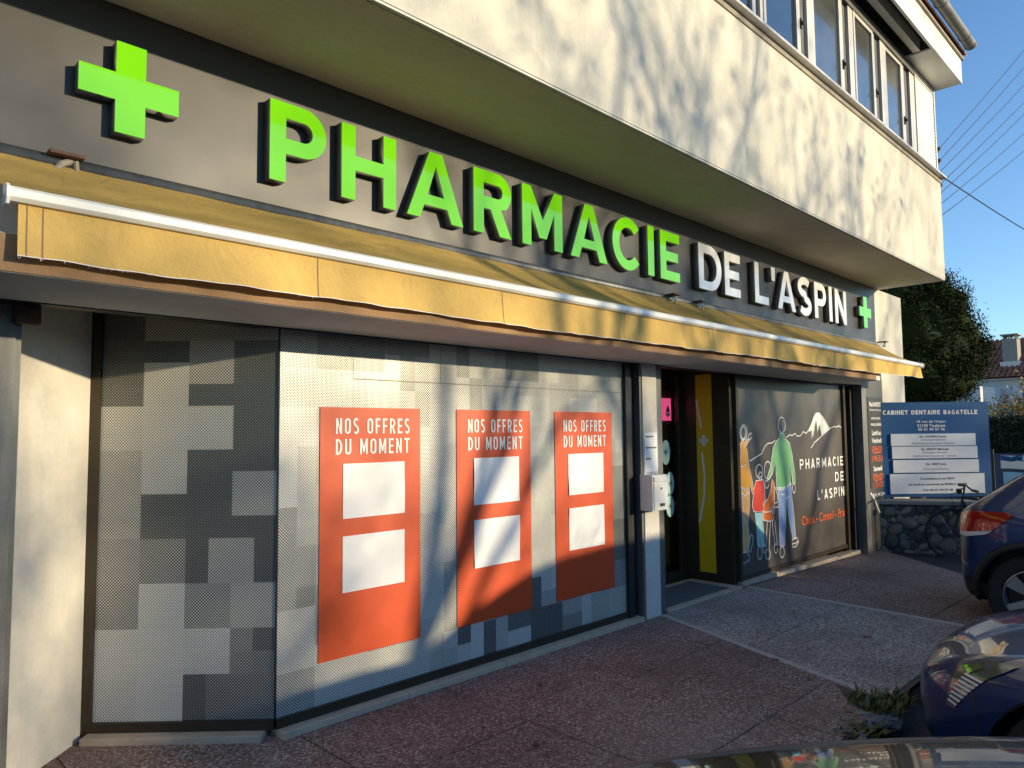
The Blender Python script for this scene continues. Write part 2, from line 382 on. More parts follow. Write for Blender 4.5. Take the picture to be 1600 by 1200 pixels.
ART_LINES=[[(7.3,1.573),(7.29,1.537),(7.266,1.508),(7.233,1.493),(7.199,1.493),(7.169,1.51),(7.149,1.538),(7.144,1.574),(7.153,1.609),(7.177,1.638),(7.209,1.653),(7.244,1.653),(7.274,1.637),(7.294,1.609),(7.3,1.573)],
[(7.267,1.569),(7.26,1.541),(7.245,1.519),(7.224,1.506),(7.202,1.506),(7.183,1.519),(7.171,1.542),(7.168,1.57),(7.175,1.598),(7.19,1.621),(7.21,1.633),(7.233,1.633),(7.252,1.621),(7.264,1.598),(7.267,1.569)],
[(7.4,1.523),(7.378,1.503),(7.352,1.493),(7.33,1.496),(7.323,1.512),(7.331,1.534),(7.353,1.554),(7.38,1.565),(7.401,1.562),(7.409,1.546)],
[(7.119,0.31),(7.206,0.308),(7.264,0.264),(7.264,0.217),(7.146,0.199),(7.114,0.236),(7.119,0.31)],
[(7.002,0.206),(7.129,0.194),(7.253,0.21)],
[(7.314,0.481),(7.363,0.456),(7.343,0.376),(7.294,0.297),(7.249,0.311),(7.276,0.401),(7.314,0.481)],
[(7.149,1.443),(7.158,1.357),(7.107,1.224),(7.176,1.204),(7.221,1.236),(7.265,1.2)],
[(7.076,1.007),(7.125,0.945),(7.209,0.897),(7.301,0.934)],
[(7.157,0.901),(7.181,0.629),(7.229,0.608)],
[(7.638,1.141),(7.627,1.109),(7.602,1.085),(7.568,1.072),(7.531,1.074),(7.499,1.09),(7.478,1.116),(7.473,1.148),(7.483,1.18),(7.507,1.204),(7.541,1.217),(7.578,1.216),(7.61,1.2),(7.632,1.173),(7.638,1.141)],
[(7.619,1.089),(7.609,1.062),(7.587,1.047),(7.561,1.048),(7.542,1.066),(7.536,1.093),(7.546,1.119),(7.567,1.135),(7.593,1.134),(7.613,1.116)],
[(7.556,0.256),(7.549,0.226),(7.533,0.203),(7.511,0.192),(7.488,0.195),(7.468,0.211),(7.456,0.238),(7.453,0.269),(7.46,0.3),(7.476,0.323),(7.498,0.334),(7.521,0.331),(7.541,0.315),(7.553,0.288),(7.556,0.256)],
[(7.65,0.289),(7.641,0.263),(7.623,0.249),(7.602,0.251),(7.586,0.27),(7.582,0.297),(7.59,0.322),(7.608,0.336),(7.629,0.334),(7.645,0.316)],
[(7.844,1.141),(7.832,1.098),(7.806,1.064),(7.77,1.046),(7.732,1.048),(7.699,1.069),(7.678,1.105),(7.673,1.148),(7.684,1.191),(7.71,1.225),(7.746,1.243),(7.784,1.241),(7.817,1.221),(7.839,1.185),(7.844,1.141)],
[(7.766,0.989),(7.755,0.963),(7.731,0.949),(7.702,0.95),(7.68,0.968),(7.673,0.994),(7.684,1.02),(7.708,1.034),(7.737,1.033),(7.759,1.015)],
[(7.617,0.694),(7.732,0.684),(7.87,0.69)],
[(7.705,0.577),(7.676,0.443),(7.648,0.271)],
[(7.782,0.57),(7.753,0.435),(7.725,0.262)],
[(7.823,0.587),(7.84,0.443),(7.88,0.297)],
[(7.89,0.581),(7.903,0.437),(7.933,0.308)],
[(7.752,0.215),(7.745,0.191),(7.729,0.174),(7.706,0.166),(7.683,0.169),(7.662,0.182),(7.649,0.203),(7.645,0.228),(7.652,0.251),(7.668,0.269),(7.69,0.277),(7.714,0.274),(7.735,0.261),(7.749,0.24),(7.752,0.215)],
[(7.934,0.26),(7.923,0.23),(7.9,0.213),(7.873,0.217),(7.853,0.238),(7.847,0.27),(7.857,0.3),(7.88,0.317),(7.907,0.314),(7.928,0.292)],
[(7.918,0.957),(7.976,0.863),(7.969,0.773),(7.904,0.768)],
[(7.852,0.719),(7.993,0.72)],
[(7.887,0.698),(7.878,0.676),(7.859,0.663),(7.837,0.665),(7.821,0.68),(7.816,0.704),(7.824,0.726),(7.843,0.739),(7.865,0.737),(7.882,0.722)],
[(8.236,1.656),(8.224,1.617),(8.196,1.586),(8.157,1.569),(8.116,1.569),(8.081,1.586),(8.058,1.617),(8.052,1.656),(8.064,1.694),(8.092,1.725),(8.13,1.743),(8.171,1.743),(8.207,1.726),(8.23,1.695),(8.236,1.656)],
[(8.179,1.572),(8.181,1.706),(8.247,1.684),(8.24,1.6),(8.179,1.572)],
[(8.451,0.902),(8.441,0.87),(8.42,0.851),(8.395,0.852),(8.378,0.874),(8.373,0.907),(8.383,0.94),(8.404,0.959),(8.428,0.957),(8.446,0.936),(8.451,0.902)],
[(8.104,0.198),(8.096,0.172),(8.079,0.152),(8.055,0.143),(8.03,0.146),(8.008,0.161),(7.994,0.184),(7.991,0.212),(7.998,0.238),(8.016,0.258),(8.039,0.268),(8.064,0.265),(8.086,0.25),(8.101,0.226),(8.104,0.198)],
[(8.315,0.311),(8.447,0.324),(8.495,0.272),(8.416,0.225),(8.317,0.227),(8.315,0.311)],
[(8.32,0.264),(8.407,0.263),(8.478,0.283)],
[(6.956,1.376),(7.04,1.357)],
[(7.341,1.263),(7.625,1.336),(7.707,1.414),(7.788,1.448),(7.887,1.45),(7.97,1.478)],
[(8.241,1.506),(8.351,1.537),(8.415,1.529),(8.505,1.554),(8.547,1.521),(8.637,1.52),(8.732,1.572),(8.823,1.552),(8.923,1.616),(9.002,1.696),(9.055,1.756),(9.133,1.804),(9.231,1.805),(9.352,1.749),(9.47,1.656),(9.543,1.609),(9.704,1.635),(9.784,1.625),(9.84,1.646),(9.92,1.62)],
[(9.543,1.604),(9.279,1.514),(9.05,1.436),(8.939,1.369)],
[(9.067,1.616),(9.009,1.507)],
[(8.065,0.857),(8.147,0.851),(8.185,0.793),(8.293,0.823)],
[(7.969,0.936),(8.112,0.93),(8.238,0.938),(8.336,0.979)]]
rnd = random.Random(7)
def gz(x): return -0.022 * max(0.0, x - 6.9)
Y0 = 3.66          # facade plane
YG = 3.71          # shop glass
# ============================================================ ground
g = MB(); g.add([(-60,-60,-.125),(300,-60,-.125),(300,300,-.125),(-60,300,-.125)], [(0,1,2,3)])
struct(g.build('road', MT['asphalt']))
# pavement bed and slabs
def far_edge(y):   # the pavement's far end runs obliquely
    return 10.85 + (y - 3.62) * 1.045
pv = MB()
xs = [-4, 6] + [6 + .5*i for i in range(1, 9)]
yb = [1.52, 1.9, 2.3, 2.7, 3.1, 3.6]
for j in range(len(yb)-1):
    for x0, x1 in zip([-4,-2,0,2,4,6.9,8], [-2,0,2,4,6.9,8,9]):
        a0, a1 = min(x1, far_edge(yb[j])), min(x1, far_edge(yb[j+1]))
        pv.add([(x0,yb[j],gz(x0)-.007),(a0,yb[j],gz(a0)-.007),(a1,yb[j+1],gz(a1)-.007),(x0,yb[j+1],gz(x0)-.007)],[(0,1,2,3)])
    x0 = 9 if far_edge(yb[j+1]) > 9 else None
    if x0:
        a0, a1 = max(9, far_edge(yb[j])), far_edge(yb[j+1])
        pv.add([(9,yb[j],gz(9)-.007),(a0,yb[j],gz(a0)-.007),(a1,yb[j+1],gz(a1)-.007),(9,yb[j+1],gz(9)-.007)],[(0,1,2,3)])
pv.add([(-4,3.6,-.007),(6.9,3.6,-.007),(6.9,4.9,-.007),(-4,4.9,-.007)],[(0,1,2,3)])
pv.add([(6.9,3.6,-.007),(10.82,3.6,gz(10.82)-.007),(10.82,4.9,gz(10.82)-.007),(6.9,4.9,-.007)],[(0,1,2,3)])
# outer face
pv.add([(-4,1.52,-.007),(8.65,1.52,gz(8.65)-.007),(8.65,1.52,-.2),(-4,1.52,-.2)],[(0,1,2,3)])
pavement = struct(pv.build('pavement', MT['joint'], fix=False))
def clip_poly(poly, a, b, c):
    """keep a*x+b*y<=c"""
    out = []
    for i, p in enumerate(poly):
        q = poly[(i+1) % len(poly)]
        dp, dq = a*p[0]+b*p[1]-c, a*q[0]+b*q[1]-c
        if dp <= 0: out.append(p)
        if dp*dq < 0:
            t = dp/(dp-dq); out.append((p[0]+(q[0]-p[0])*t, p[1]+(q[1]-p[1])*t))
    return out
LL = ((4.64,1.56),(5.427,3.66)); RR = ((6.75,1.5),(6.97,3.7))
def slab(poly, m, name='slab', dz=0.0):
    if len(poly) < 3: return
    ar = abs(sum(poly[i][0]*poly[(i+1)%len(poly)][1]-poly[(i+1)%len(poly)][0]*poly[i][1] for i in range(len(poly))))/2
    if ar < .01: return
    b = MB(); n = len(poly)
    t = rnd.uniform(-.0012, .0012) + dz
    cx = sum(p[0] for p in poly)/n; cy = sum(p[1] for p in poly)/n
    ins = [(p[0]+(cx-p[0])*.003/max(.1,math.hypot(cx-p[0],cy-p[1]))*1.0, p[1]+(cy-p[1])*.003/max(.1,math.hypot(cx-p[0],cy-p[1]))) for p in poly]
    b.add([(x,y,gz(x)+t) for x,y in ins]+[(x,y,gz(x)-.03) for x,y in poly],
          [tuple(range(n))]+[(i,n+i,n+(i+1)%n,(i+1)%n) for i in range(n)])
    b.build(name, m, pavement)
XJ = [-2.2 + .98*i + .25 for i in range(14)]
YJ = [1.53, 1.93, 2.86, 3.79, 4.75]
for i in range(len(XJ)-1):
    for j in range(len(YJ)-1):
        if YJ[j] >= 3.7 and XJ[i] > 2.3: continue
        q = [(XJ[i]+.003,YJ[j]+.003),(XJ[i+1]-.003,YJ[j]+.003),(XJ[i+1]-.003,YJ[j+1]-.003),(XJ[i]+.003,YJ[j+1]-.003)]
        if XJ[i+1] > 2.3: q = clip_poly(q, 0, 1, 3.625)
        if not q: continue
        left = clip_poly(q, 2.1, -.787, 2.1*(LL[0][0]-.03)-.787*LL[0][1])
        # bite broken out of the pavement edge
        if left: 
            l2 = clip_poly(left, 1, -1.3, 4.25-1.3*1.53) if XJ[i+1] > 3.9 and YJ[j] < 1.6 else left
            slab(l2, MT['pave_red'])
        right = clip_poly(q, -2.2, .22, -2.2*(RR[0][0]+.05)+.22*RR[0][1])
        if right:
            right = clip_poly(right, 1, -1.045, 10.84-1.045*3.62)
            slab(right, MT['pave_red'])
# grey path to the door
gp = [(4.67,1.56),(6.72,1.53),(6.93,3.63),(5.45,3.63)]
slab([(4.67,1.56),(6.72,1.53),(6.83,2.62),(5.07,2.62)], MT['pave_grey'])
slab([(5.07,2.628),(6.83,2.628),(6.93,3.625),(5.45,3.625)], MT['pave_grey'])
slab([(4.61,1.56),(4.67,1.56),(5.45,3.63),(5.39,3.63)], MT['border'], 'border_band', .003)
slab([(6.722,1.53),(6.80,1.53),(7.01,3.63),(6.932,3.63)], MT['border'], 'border_band', .003)
# weeds and broken concrete at the bite
bc = thing('broken_kerb', 'broken grey concrete lumps among the weeds at the pavement edge', 'rubble', (4.3,1.55,-.06))
for k in range(16):
    x, y = rnd.uniform(3.98,4.45), rnd.uniform(1.46,1.64); s = rnd.uniform(.03,.08)
    bm = bmesh.new(); bmesh.ops.create_icosphere(bm, subdivisions=2, radius=s)
    for v in bm.verts: v.co = Vector((v.co.x*1.5, v.co.y, v.co.z*.55))*(1+rnd.uniform(-.25,.25)) + Vector((x,y,-.035+rnd.uniform(-.02,.015)))
    m = bpy.data.meshes.new('lump'); bm.to_mesh(m); bm.free(); obj('lump', m, MT['concrete'], bc)
wd = MB()
for k in range(620):
    cx, cy = rnd.choice([(4.42,1.52),(4.5,1.58),(4.58,1.66),(4.6,1.54),(4.12,1.50),(4.05,1.53),(4.38,1.56),(4.62,1.50)])
    x, y = rnd.gauss(cx,.055), rnd.gauss(cy,.04); h = rnd.uniform(.02,.095)*(1 if cx > 4.38 else .6); a = rnd.uniform(0,2*PI); ln = rnd.uniform(.03,.11)
    wv = rnd.uniform(.004,.011); dx, dy = math.cos(a), math.sin(a); px, py = -dy*wv, dx*wv; z0 = -.03
    wd.add([(x-px,y-py,z0),(x+px,y+py,z0),(x+dx*ln*.5+px,y+dy*ln*.5+py,z0+h*.7),(x+dx*ln*.5-px,y+dy*ln*.5-py,z0+h*.7),(x+dx*ln,y+dy*ln,z0+h)],[(0,1,2,3),(3,2,4)])
tag(stuff(wd.build('weeds', MT['weed'], fix=False)), 'low green weeds growing in the broken pavement edge', 'weeds')
# a few dead leaves lying on the slabs
for k,(x,y) in enumerate([(4.9,2.35),(2.75,2.62),(7.6,2.5),(5.9,2.1),(3.4,3.2)]):
    b = MB(); a = rnd.uniform(0,6); s = rnd.uniform(.03,.05)
    pts = [(math.cos(t)*s*(1 if i%2 else .55), math.sin(t)*s*.6*(1 if i%2 else .6)) for i,t in enumerate([j*PI/5 for j in range(10)])]
    b.add([(x+p[0]*math.cos(a)-p[1]*math.sin(a), y+p[0]*math.sin(a)+p[1]*math.cos(a), gz(x)+.006+abs(p[0])*.35) for p in pts]+[(x,y,gz(x)+.004)], [(i,(i+1)%10,10) for i in range(10)])
    tag(b.build('dead_leaf', MT['leaf_tree'], fix=False), ['dry leaf on the grey path before the door','dry leaf on the red slabs under the middle poster','dry leaf on the slabs before the mural window','dry leaf on the grey path near the blue hatchback','dry leaf on the red slabs under the right poster'][k], 'leaf', 'dead leaves on the pavement')

# ============================================================ building
B = thing('pharmacy_building', 'two-storey cream rendered building with a pharmacy on the ground floor', 'building', (5,4,0))
# ---- upper storey
up = MB()
NX, NZ = 40, 6
U0, U1 = -4.0, 11.33
up.box(U0, U1, 2.78, 9.0, 3.672, 5.10)
uw = up.build('upper_wall', MT['render'], B)
b = MB(); b.box(U0, U1-.004, 2.86, 9.0, 5.10, 6.42); b.build('upper_back_wall', MT['render'], B)
b = MB(); b.box(U0, U1-.012, 2.815, 3.9, 3.655, 3.6715); b.build('soffit', MT['soffit'], B)
b = MB(); b.box(U0, U1-.006, 2.786, 2.81, 3.658, 3.6715); b.build('drip_edge', MT['slab_soffit'], B)
# crack-like drip line along the lower edge
b = MB(); b.box(U0, U1-.02, 2.8105, 2.8145, 3.66, 3.6713); b.build('drip_groove', MT['black'], B)
# sill
b = MB()
b.prism([(2.70,5.10),(2.70,5.125),(2.86,5.16),(2.86,5.10)], (U1+.02-U0,0,0), lambda a,c:(U0,a,c)); b.build('window_sill', MT['alu'], B)
b = MB(); b.box(U0, U1, 2.765, 2.78, 5.045, 5.099); b.build('sill_band', MT['cap'], B)
# windows of the upper floor
def sash(x0, x1, glass, y):
    W = MB(); t = .045
    W.box(x0, x0+t, y, y+.05, 5.17, 6.30); W.box(x1-t, x1, y, y+.05, 5.17, 6.30)
    W.box(x0+t, x1-t, y+.002, y+.048, 5.17, 5.17+t); W.box(x0+t, x1-t, y+.002, y+.048, 6.30-t, 6.30)
    o = W.build('window', MT['alu'], B)
    p = MB(); p.add([(x0+t,y+.025,5.17+t),(x1-t,y+.025,5.17+t),(x1-t,y+.025,6.30-t),(x0+t,y+.025,6.30-t)],[(0,1,2,3)])
    p.build('pane', MT[glass], o, fix=False)
    h = MB(); h.box(x1+.02,x1+.05,y-.015,y+.0,5.50,5.60); h.box(x1+.028,x1+.042,y-.035,y-.015,5.53,5.57); h.build('handle', MT['plastic'], o)
xw = [(3.0,3.75),(4.05,4.8),(5.0,5.86),(6.02,6.76),(7.12,7.88),(8.24,8.86),(9.06,9.14+.0),(9.28,9.92)]
for i,(x0,x1) in enumerate([(3.0,3.75),(4.05,4.85),(5.08,5.86),(6.02,6.76),(7.12,7.88),(8.24,8.86),(9.28,9.92)]):
    sash(x0, x1, 'upper_glass' if i <= 3 else 'frosted', 2.80 if i % 2 else 2.81)
for x0,x1 in [(3.75,4.05),(4.85,5.08),(5.86,6.02),(6.76,7.12),(7.88,8.24),(8.86,9.28),(9.92,10.42)]:
    wd_ = x1-x0; m = MB()
    m.box(x0+.004,x0+wd_*.2,2.815,2.859,5.165,6.30); m.box(x0+wd_*.62,x1-.004,2.806,2.859,5.165,6.30)
    m.build('window_post', MT['alu'], B, bevel=.006)
    m = MB(); m.box(x0+wd_*.2,x0+wd_*.62,2.84,2.859,5.165,6.30); m.build('window_post', MT['alu_dark'], B)
b = MB(); b.box(2.9, 10.42, 2.79, 2.858, 6.302, 6.416); b.build('window_head', MT['alu_dark'], B)
# roller shutter
S = MB(); n = 26; z0, z1 = 5.165, 6.33; h = (z1-z0)/n
for k in range(n):
    z = z0+k*h
    S.prism([(2.812,z),(2.806,z+h*.25),(2.806,z+h*.75),(2.812,z+h*.96),(2.83,z+h*.96),(2.83,z)], (.80,0,0), lambda a,c:(10.47,a,c))
S.build('roller_shutter', MT['bar'], B)
b = MB(); b.box(10.42,10.468,2.795,2.858,5.165,6.415); b.box(11.272,11.322,2.795,2.858,5.165,6.415); b.box(10.47,11.27,2.80,2.858,6.332,6.412); b.build('shutter_guide', MT['alu'], B)
# eaves
b = MB(); b.box(U0, U1+.09, 2.47, 2.50, 6.42, 6.76); b.build('eaves_board', MT['bar'], B)
b = MB(); b.box(10.08, U1+.088, 2.502, 2.9, 6.425, 6.45); b.build('eaves_soffit', MT['bar'], B)
b = MB(); b.box(U0, 10.06, 2.502, 2.9, 6.60, 6.62); b.build('eaves_soffit', MT['alu_dark'], B)
b = MB(); b.box(U0, 10.06, 2.62, 2.70, 6.44, 6.598); b.build('shutter_rail', MT['alu'], B)
b = MB(); b.box(U1+.06, U1+.088, 2.502, 5.0, 6.452, 6.755); b.build('verge_board', MT['bar'], B)
b = MB(); b.box(U0, U1+.13, 2.44, 9.2, 6.762, 6.80); b.build('roof_edge', MT['cap'], B)
gt = MB(); n = 10; pr = [(math.cos(PI+PI*i/n)*.075, math.sin(PI+PI*i/n)*.075) for i in range(n+1)]
pts = [(2.33+a, 6.90+c) for a,c in pr]+[(2.33+a*.9, 6.90+c*.9) for a,c in pr[::-1]]
gt.prism(pts, (U1+.02-U0,0,0), lambda a,c:(U0,a,c))
for x in [i*1.1 for i in range(-3,11)]+[11.3]: gt.prism([(2.33+a*1.1,6.902+c*1.1) for a,c in pr]+[(2.33+a*.92,6.902+c*.92) for a,c in pr[::-1]], (.04,0,0), lambda a,c,x=x:(x,a,c))
gt.build('gutter', MT['galv'], B, smooth=40)
rf = MB(); rf.add([(U0,2.40,6.83),(U1+.14,2.40,6.83),(U1+.14,6.5,7.6),(U0,6.5,7.6)],[(0,1,2,3)]); rf.add([(U0,2.40,6.802),(U1+.14,2.40,6.802),(U1+.14,2.40,6.829),(U0,2.40,6.829)],[(0,1,2,3)])
rf.build('roof', MT['tile_roof'], B, fix=False)
# ---- ground floor walls
b = MB(); b.box(-4, 11.10, 3.685, 3.95, 2.26, 3.654); b.build('lintel_wall', MT['white_wall'], B)
b = MB(); b.box(11.135, 12.32, 3.66, 9.0, -.2, 3.654); b.build('end_pier', MT['render'], B)
# enclosing back walls, floor and ceiling of the shop
b = MB(); b.box(-4, 11.13, 8.0, 8.2, -.1, 3.654); b.build('back_wall', MT['interior'], B)
b = MB(); b.box(-4, 11.13, 3.96, 8.0, 2.46, 2.50); b.build('shop_ceiling', MT['interior'], B)
b = MB(); b.box(2.2, 11.1, 4.24, 8.0, -.06, -.004); b.build('shop_floor', MT['wood'], B)
# left return: splayed white wall, metal shutter rail
b = MB(); b.prism([(1.135,4.405),(.62,3.90),(.45,4.05),(1.0,4.60)], (0,0,2.46), lambda a,c:(a,c,-.05)); b.build('splayed_wall', MT['white_wall'], B)
b = MB(); b.box(.575,.70,3.82,3.898,-.02,2.26); b.box(.60,.675,3.80,3.818,-.02,2.25); b.build('shutter_rail', MT['galv'], B, bevel=.004)
b = MB(); b.box(-4,.57,3.80,4.2,-.05,2.26); b.build('left_wall', MT['fascia'], B)
b = MB(); b.box(.56,1.3,3.70,3.80,2.19,2.258); b.build('shutter_slot', MT['black'], B)
b = MB(); b.box(.66,.76,3.75,3.80,2.10,2.188); b.build('rail_bracket', MT['terracotta'], B, bevel=.01)
# canopy slab
b = MB(); b.box(-4, 9.46, 3.08, 3.69, 2.19, 2.335); b.build('canopy_slab', MT['slab_soffit'], B, bevel=.006)
b = MB(); b.box(-4, 9.30, 3.072, 3.0795, 2.194, 2.33); b.build('canopy_face', MT['slab_front'], B)  # ochre strip paints in the valance's shade; the uncovered end reads as sunlit
b = MB(); b.box(9.465, 10.3, 3.60, 3.69, 2.20, 2.335); b.build('canopy_end', MT['slab_soffit'], B)
b = MB(); b.box(.56, 10.32, 3.692, 3.78, 2.185, 2.258); b.build('window_head', MT['black'], B)
# ---- mosaic shop window: a splayed pane and a long pane
rw = random.Random(21)
LEFT = [
 '03 03 33 33 33 33 33 33','03 03 33 33 33 33 33 33','05 05 04 04 38 38 06 06','10 10 50 50 40 40 07 07','12 12 50 50 05 05 07 07',
 '48 48 52 52 50 50 07 07','48 48 52 52 50 50 07 07','42 42 52 52 07 07 07 07','42 42 52 52 07 07 42 42','42 42 08 08 07 07 42 42',
 '40 40 10 10 07 07 06 06','35 35 30 30 07 40 40 06','35 35 30 30 07 40 40 06','33 33 58 58 35 35 42 42','33 33 58 58 35 35 42 42',
 '55 55 58 58 55 55 30 10','55 55 58 58 55 55 28 25','55 55 60 60 08 20 22 22','55 55 60 60 08 20 22 22']
LEFT = [[int(v)/100*1.1+.03 for v in r.split()] for r in LEFT]
NC = 27
MAIN = [[.56]*NC for _ in range(19)]
for k in range(170):
    r0, c0 = rw.randrange(-1,19), rw.randrange(-1,NC); lv = rw.choice([.46,.5,.53,.56,.60,.63])
    s1, s2 = rw.choice([(2,2),(2,2),(2,1),(1,2),(3,2)])
    for r in range(max(0,r0), min(19,r0+s1)):
        for cc in range(max(0,c0), min(NC,c0+s2)): MAIN[r][cc] = lv
def put(r0, r1, c0, c1, lv):
    for r in range(r0, r1):
        for cc in range(c0, c1): MAIN[r][cc] = lv
put(0,2,0,2,.45); put(0,2,2,6,.3); put(0,1,6,9,.35); put(1,3,7,8,.4); put(2,4,2,4,.6); put(0,2,11,12,.4); put(2,4,12,13,.42); put(0,2,15,18,.35)
put(4,6,0,2,.7); put(6,9,0,1,.72); put(9,11,0,1,.45); put(13,14,1,2,.35); put(13,16,2,3,.45); put(11,15,7,8,.45); put(15,17,5,8,.40)
put(17,19,0,2,.45); put(17,19,2,9,.55); put(16,18,11,12,.10); put(17,19,12,13,.66); put(18,19,9,11,.5); put(17,19,13,14,.12); put(16,19,14,15,.5)
put(16,18,15,17,.14); put(17,19,17,20,.08); put(15,17,16,18,.12); put(18,19,20,22,.3); put(16,18,20,22,.45); put(8,12,24,27,.35); put(12,15,23,27,.18); put(15,17,24,27,.35); put(17,19,25,27,.5); put(2,5,19,21,.48); put(5,7,21,24,.55); put(3,6,24,27,.5)
def film_pane(name, pa, pb, z0, z1, grid, parent, uoff=0):
    pa, pb = Vector(pa), Vector(pb); L = (pb-pa).length; R, C = len(grid), len(grid[0])
    vs = []; fs = []; lv = []; uv = []
    for r in range(R):
        for cc in range(C):
            a, d = cc/C, (cc+1)/C; t, bt = z1-(z1-z0)*r/R, z1-(z1-z0)*(r+1)/R
            o = len(vs)
            for q, z in ((a,bt),(d,bt),(d,t),(a,t)):
                p = pa.lerp(pb, q); vs.append((p.x,p.y,z)); uv.append((q*L+uoff, z))
            fs.append((o,o+1,o+2,o+3)); lv.append(grid[r][cc])
    m = bpy.data.meshes.new(name); m.from_pydata(vs, [], fs); m.update()
    ul = m.uv_layers.new(name='print')
    for i, l in enumerate(m.loops): ul.data[i].uv = uv[l.vertex_index]
    at = m.attributes.new('level', 'FLOAT', 'FACE')
    for i, v in enumerate(lv): at.data[i].value = v
    return obj(name, m, MT['film'], parent)
PA, PB, PC = (1.165,4.385), (1.875,YG), (5.02,YG)
fr = MB()
def post(p, q, w, z0, z1): pass
fr.prism([(1.125,4.40),(1.165,4.36),(1.19,4.385),(1.15,4.425)], (0,0,2.36), lambda a,c:(a,c,.02))
sw = fr.build('shop_window', MT['bronze'], B)
def rail(p, q, z0, z1, d0, d1, name, m, parent):
    p, q = Vector((*p,0)), Vector((*q,0)); d = (q-p).normalized(); nrm = Vector((d.y,-d.x,0))
    bb = MB(); bb.prism([tuple((p+nrm*d1).xy), tuple((q+nrm*d1).xy), tuple((q-nrm*d0).xy), tuple((p-nrm*d0).xy)], (0,0,z1-z0), lambda a,c:(a,c,z0)); return bb.build(name, m, parent)
rail(PA, PB, .035, .085, .03, .022, 'bottom_rail', MT['bronze'], sw)
rail(PB, (5.02,YG), .035, .085, .03, .022, 'bottom_rail', MT['bronze'], sw)
film_pane('pane', (*PA,0), (*PB,0), .085, 2.36, LEFT, sw)
film_pane('pane', (*PB,0), (*PC,0), .085, 2.20, MAIN, sw, 1.0)
for pts in ([(2.35,1.925),(3.3,1.93),(4.1,1.925),(4.98,1.93)], [(3.02,1.93),(3.02,2.17)], [(4.02,.1),(4.02,.30)], [(3.03,.1),(3.03,.30)], [(2.35,1.925),(2.35,2.17)]):
    bb = MB(); fs_ = []
    for (xa,za),(xb,zb) in zip(pts, pts[1:]):
        bb.box(min(xa,xb)-.001,max(xa,xb)+.001,YG-.0016,YG-.0004,min(za,zb)-.001,max(za,zb)+.001)
    bb.build('film_seam', MT['cap'], sw)
b = MB(); b.tube([(PB[0],YG-.002,.086),(PB[0],YG-.002,2.2)], .006, 6); b.build('glass_joint', MT['black'], sw)
b = MB(); b.box(5.02,5.09,3.675,3.78,.035,2.184); b.box(5.09,5.165,3.70,3.78,.035,2.184); b.build('side_frame', MT['black'], sw)
# stone sills
def sillrun(p, q, seg, z=.034):
    p, q = Vector((*p,0)), Vector((*q,0)); L = (q-p).length; n = max(1,round(L/seg)); d = (q-p).normalized(); nr = Vector((d.y,-d.x,0))
    for i in range(n):
        a, e = p+d*(L*i/n+.003), p+d*(L*(i+1)/n-.003)
        bb = MB(); zz = gz((a.x+e.x)/2)
        bb.prism([tuple((a+nr*.095).xy),tuple((e+nr*.095).xy),tuple((e-nr*.05).xy),tuple((a-nr*.05).xy)], (0,0,z+.05), lambda u,v:(u,v,zz-.05))
        bb.build('stone_sill', MT['sill'], B, bevel=.004)
sillrun(PA, (PB[0]-.03,PB[1]+.03), 1.1); sillrun((PB[0],YG), (5.15,YG), .9); sillrun((6.99,3.78), (10.3,3.78), .85)
# pilaster between the window and the door
b = MB(); b.box(5.20,5.415,3.63,3.95,-.02,2.189); b.build('pilaster', MT['white_wall'], B, bevel=.004)
b = MB(); b.box(5.168,5.198,3.64,3.70,-.01,2.184); b.build('shutter_rail', MT['galv'], B)
b = MB(); b.box(5.417,5.535,3.66,3.73,-.01,2.184); b.build('shutter_rail', MT['galv'], B)
b = MB(); b.box(5.42,5.53,3.735,4.4,-.01,2.3); b.build('entrance_side', MT['white_wall'], B)
# entrance: threshold, glass door, jamb panel
b = MB(); b.box(5.54,6.90,3.64,4.24,-.03,.012); b.build('threshold', MT['sill'], B, bevel=.003)
b = MB(); b.box(5.62,6.72,3.70,4.15,.013,.022); tag(b.build('door_mat', MT['mat'], None, bevel=.003), 'flat grey door mat on the pharmacy threshold', 'mat')
d = MB(); yy = 4.30
d.box(5.54,5.62,yy,yy+.05,.01,2.26); d.box(6.83,6.918,yy,yy+.05,.01,2.26); d.box(5.62,6.83,yy+.002,yy+.048,.012,.11); d.box(5.62,6.83,yy+.002,yy+.048,2.18,2.258)
door = d.build('door', MT['bronze'], B, bevel=.004)
b = MB(); b.add([(5.62,yy+.02,.11),(6.83,yy+.02,.11),(6.83,yy+.02,2.18),(5.62,yy+.02,2.18)],[(0,1,2,3)]); b.build('pane', MT['door_glass'], door, fix=False)
b = MB(); b.box(6.92,6.985,3.74,4.36,-.02,2.26); jp = b.build('door_jamb', MT['bronze'], B, bevel=.004)
b = MB(); b.box(6.914,6.9195,3.945,4.135,.10,2.20); yp = b.build('yellow_panel', MT['yellow'], jp)
def ribbon(pts, wid, fr, name, m, parent, closed=False):
    """flat stroke; fr maps (a,b) to a point"""
    bb = MB(); P = [Vector(p) for p in pts]; n = len(P); q = []
    for i in range(n):
        a = P[i-1] if (i or closed) else P[i]; e = P[(i+1) % n] if (i < n-1 or closed) else P[i]
        dd = (e-a); dd = dd.normalized() if dd.length > 1e-9 else Vector((1,0)); nn = Vector((-dd.y,dd.x))*wid/2
        q.append((P[i]+nn, P[i]-nn))
    vs = [fr(*p) for pr in q for p in pr]
    fs = [(2*i,2*i+1,2*i+3,2*i+2) for i in range(n-1)]
    if closed: fs.append((2*n-2,2*n-1,1,0))
    bb.add(vs, fs)
    return bb.build(name, m, parent, fix=False)
yf = lambda a,c:(6.9125,a,c)
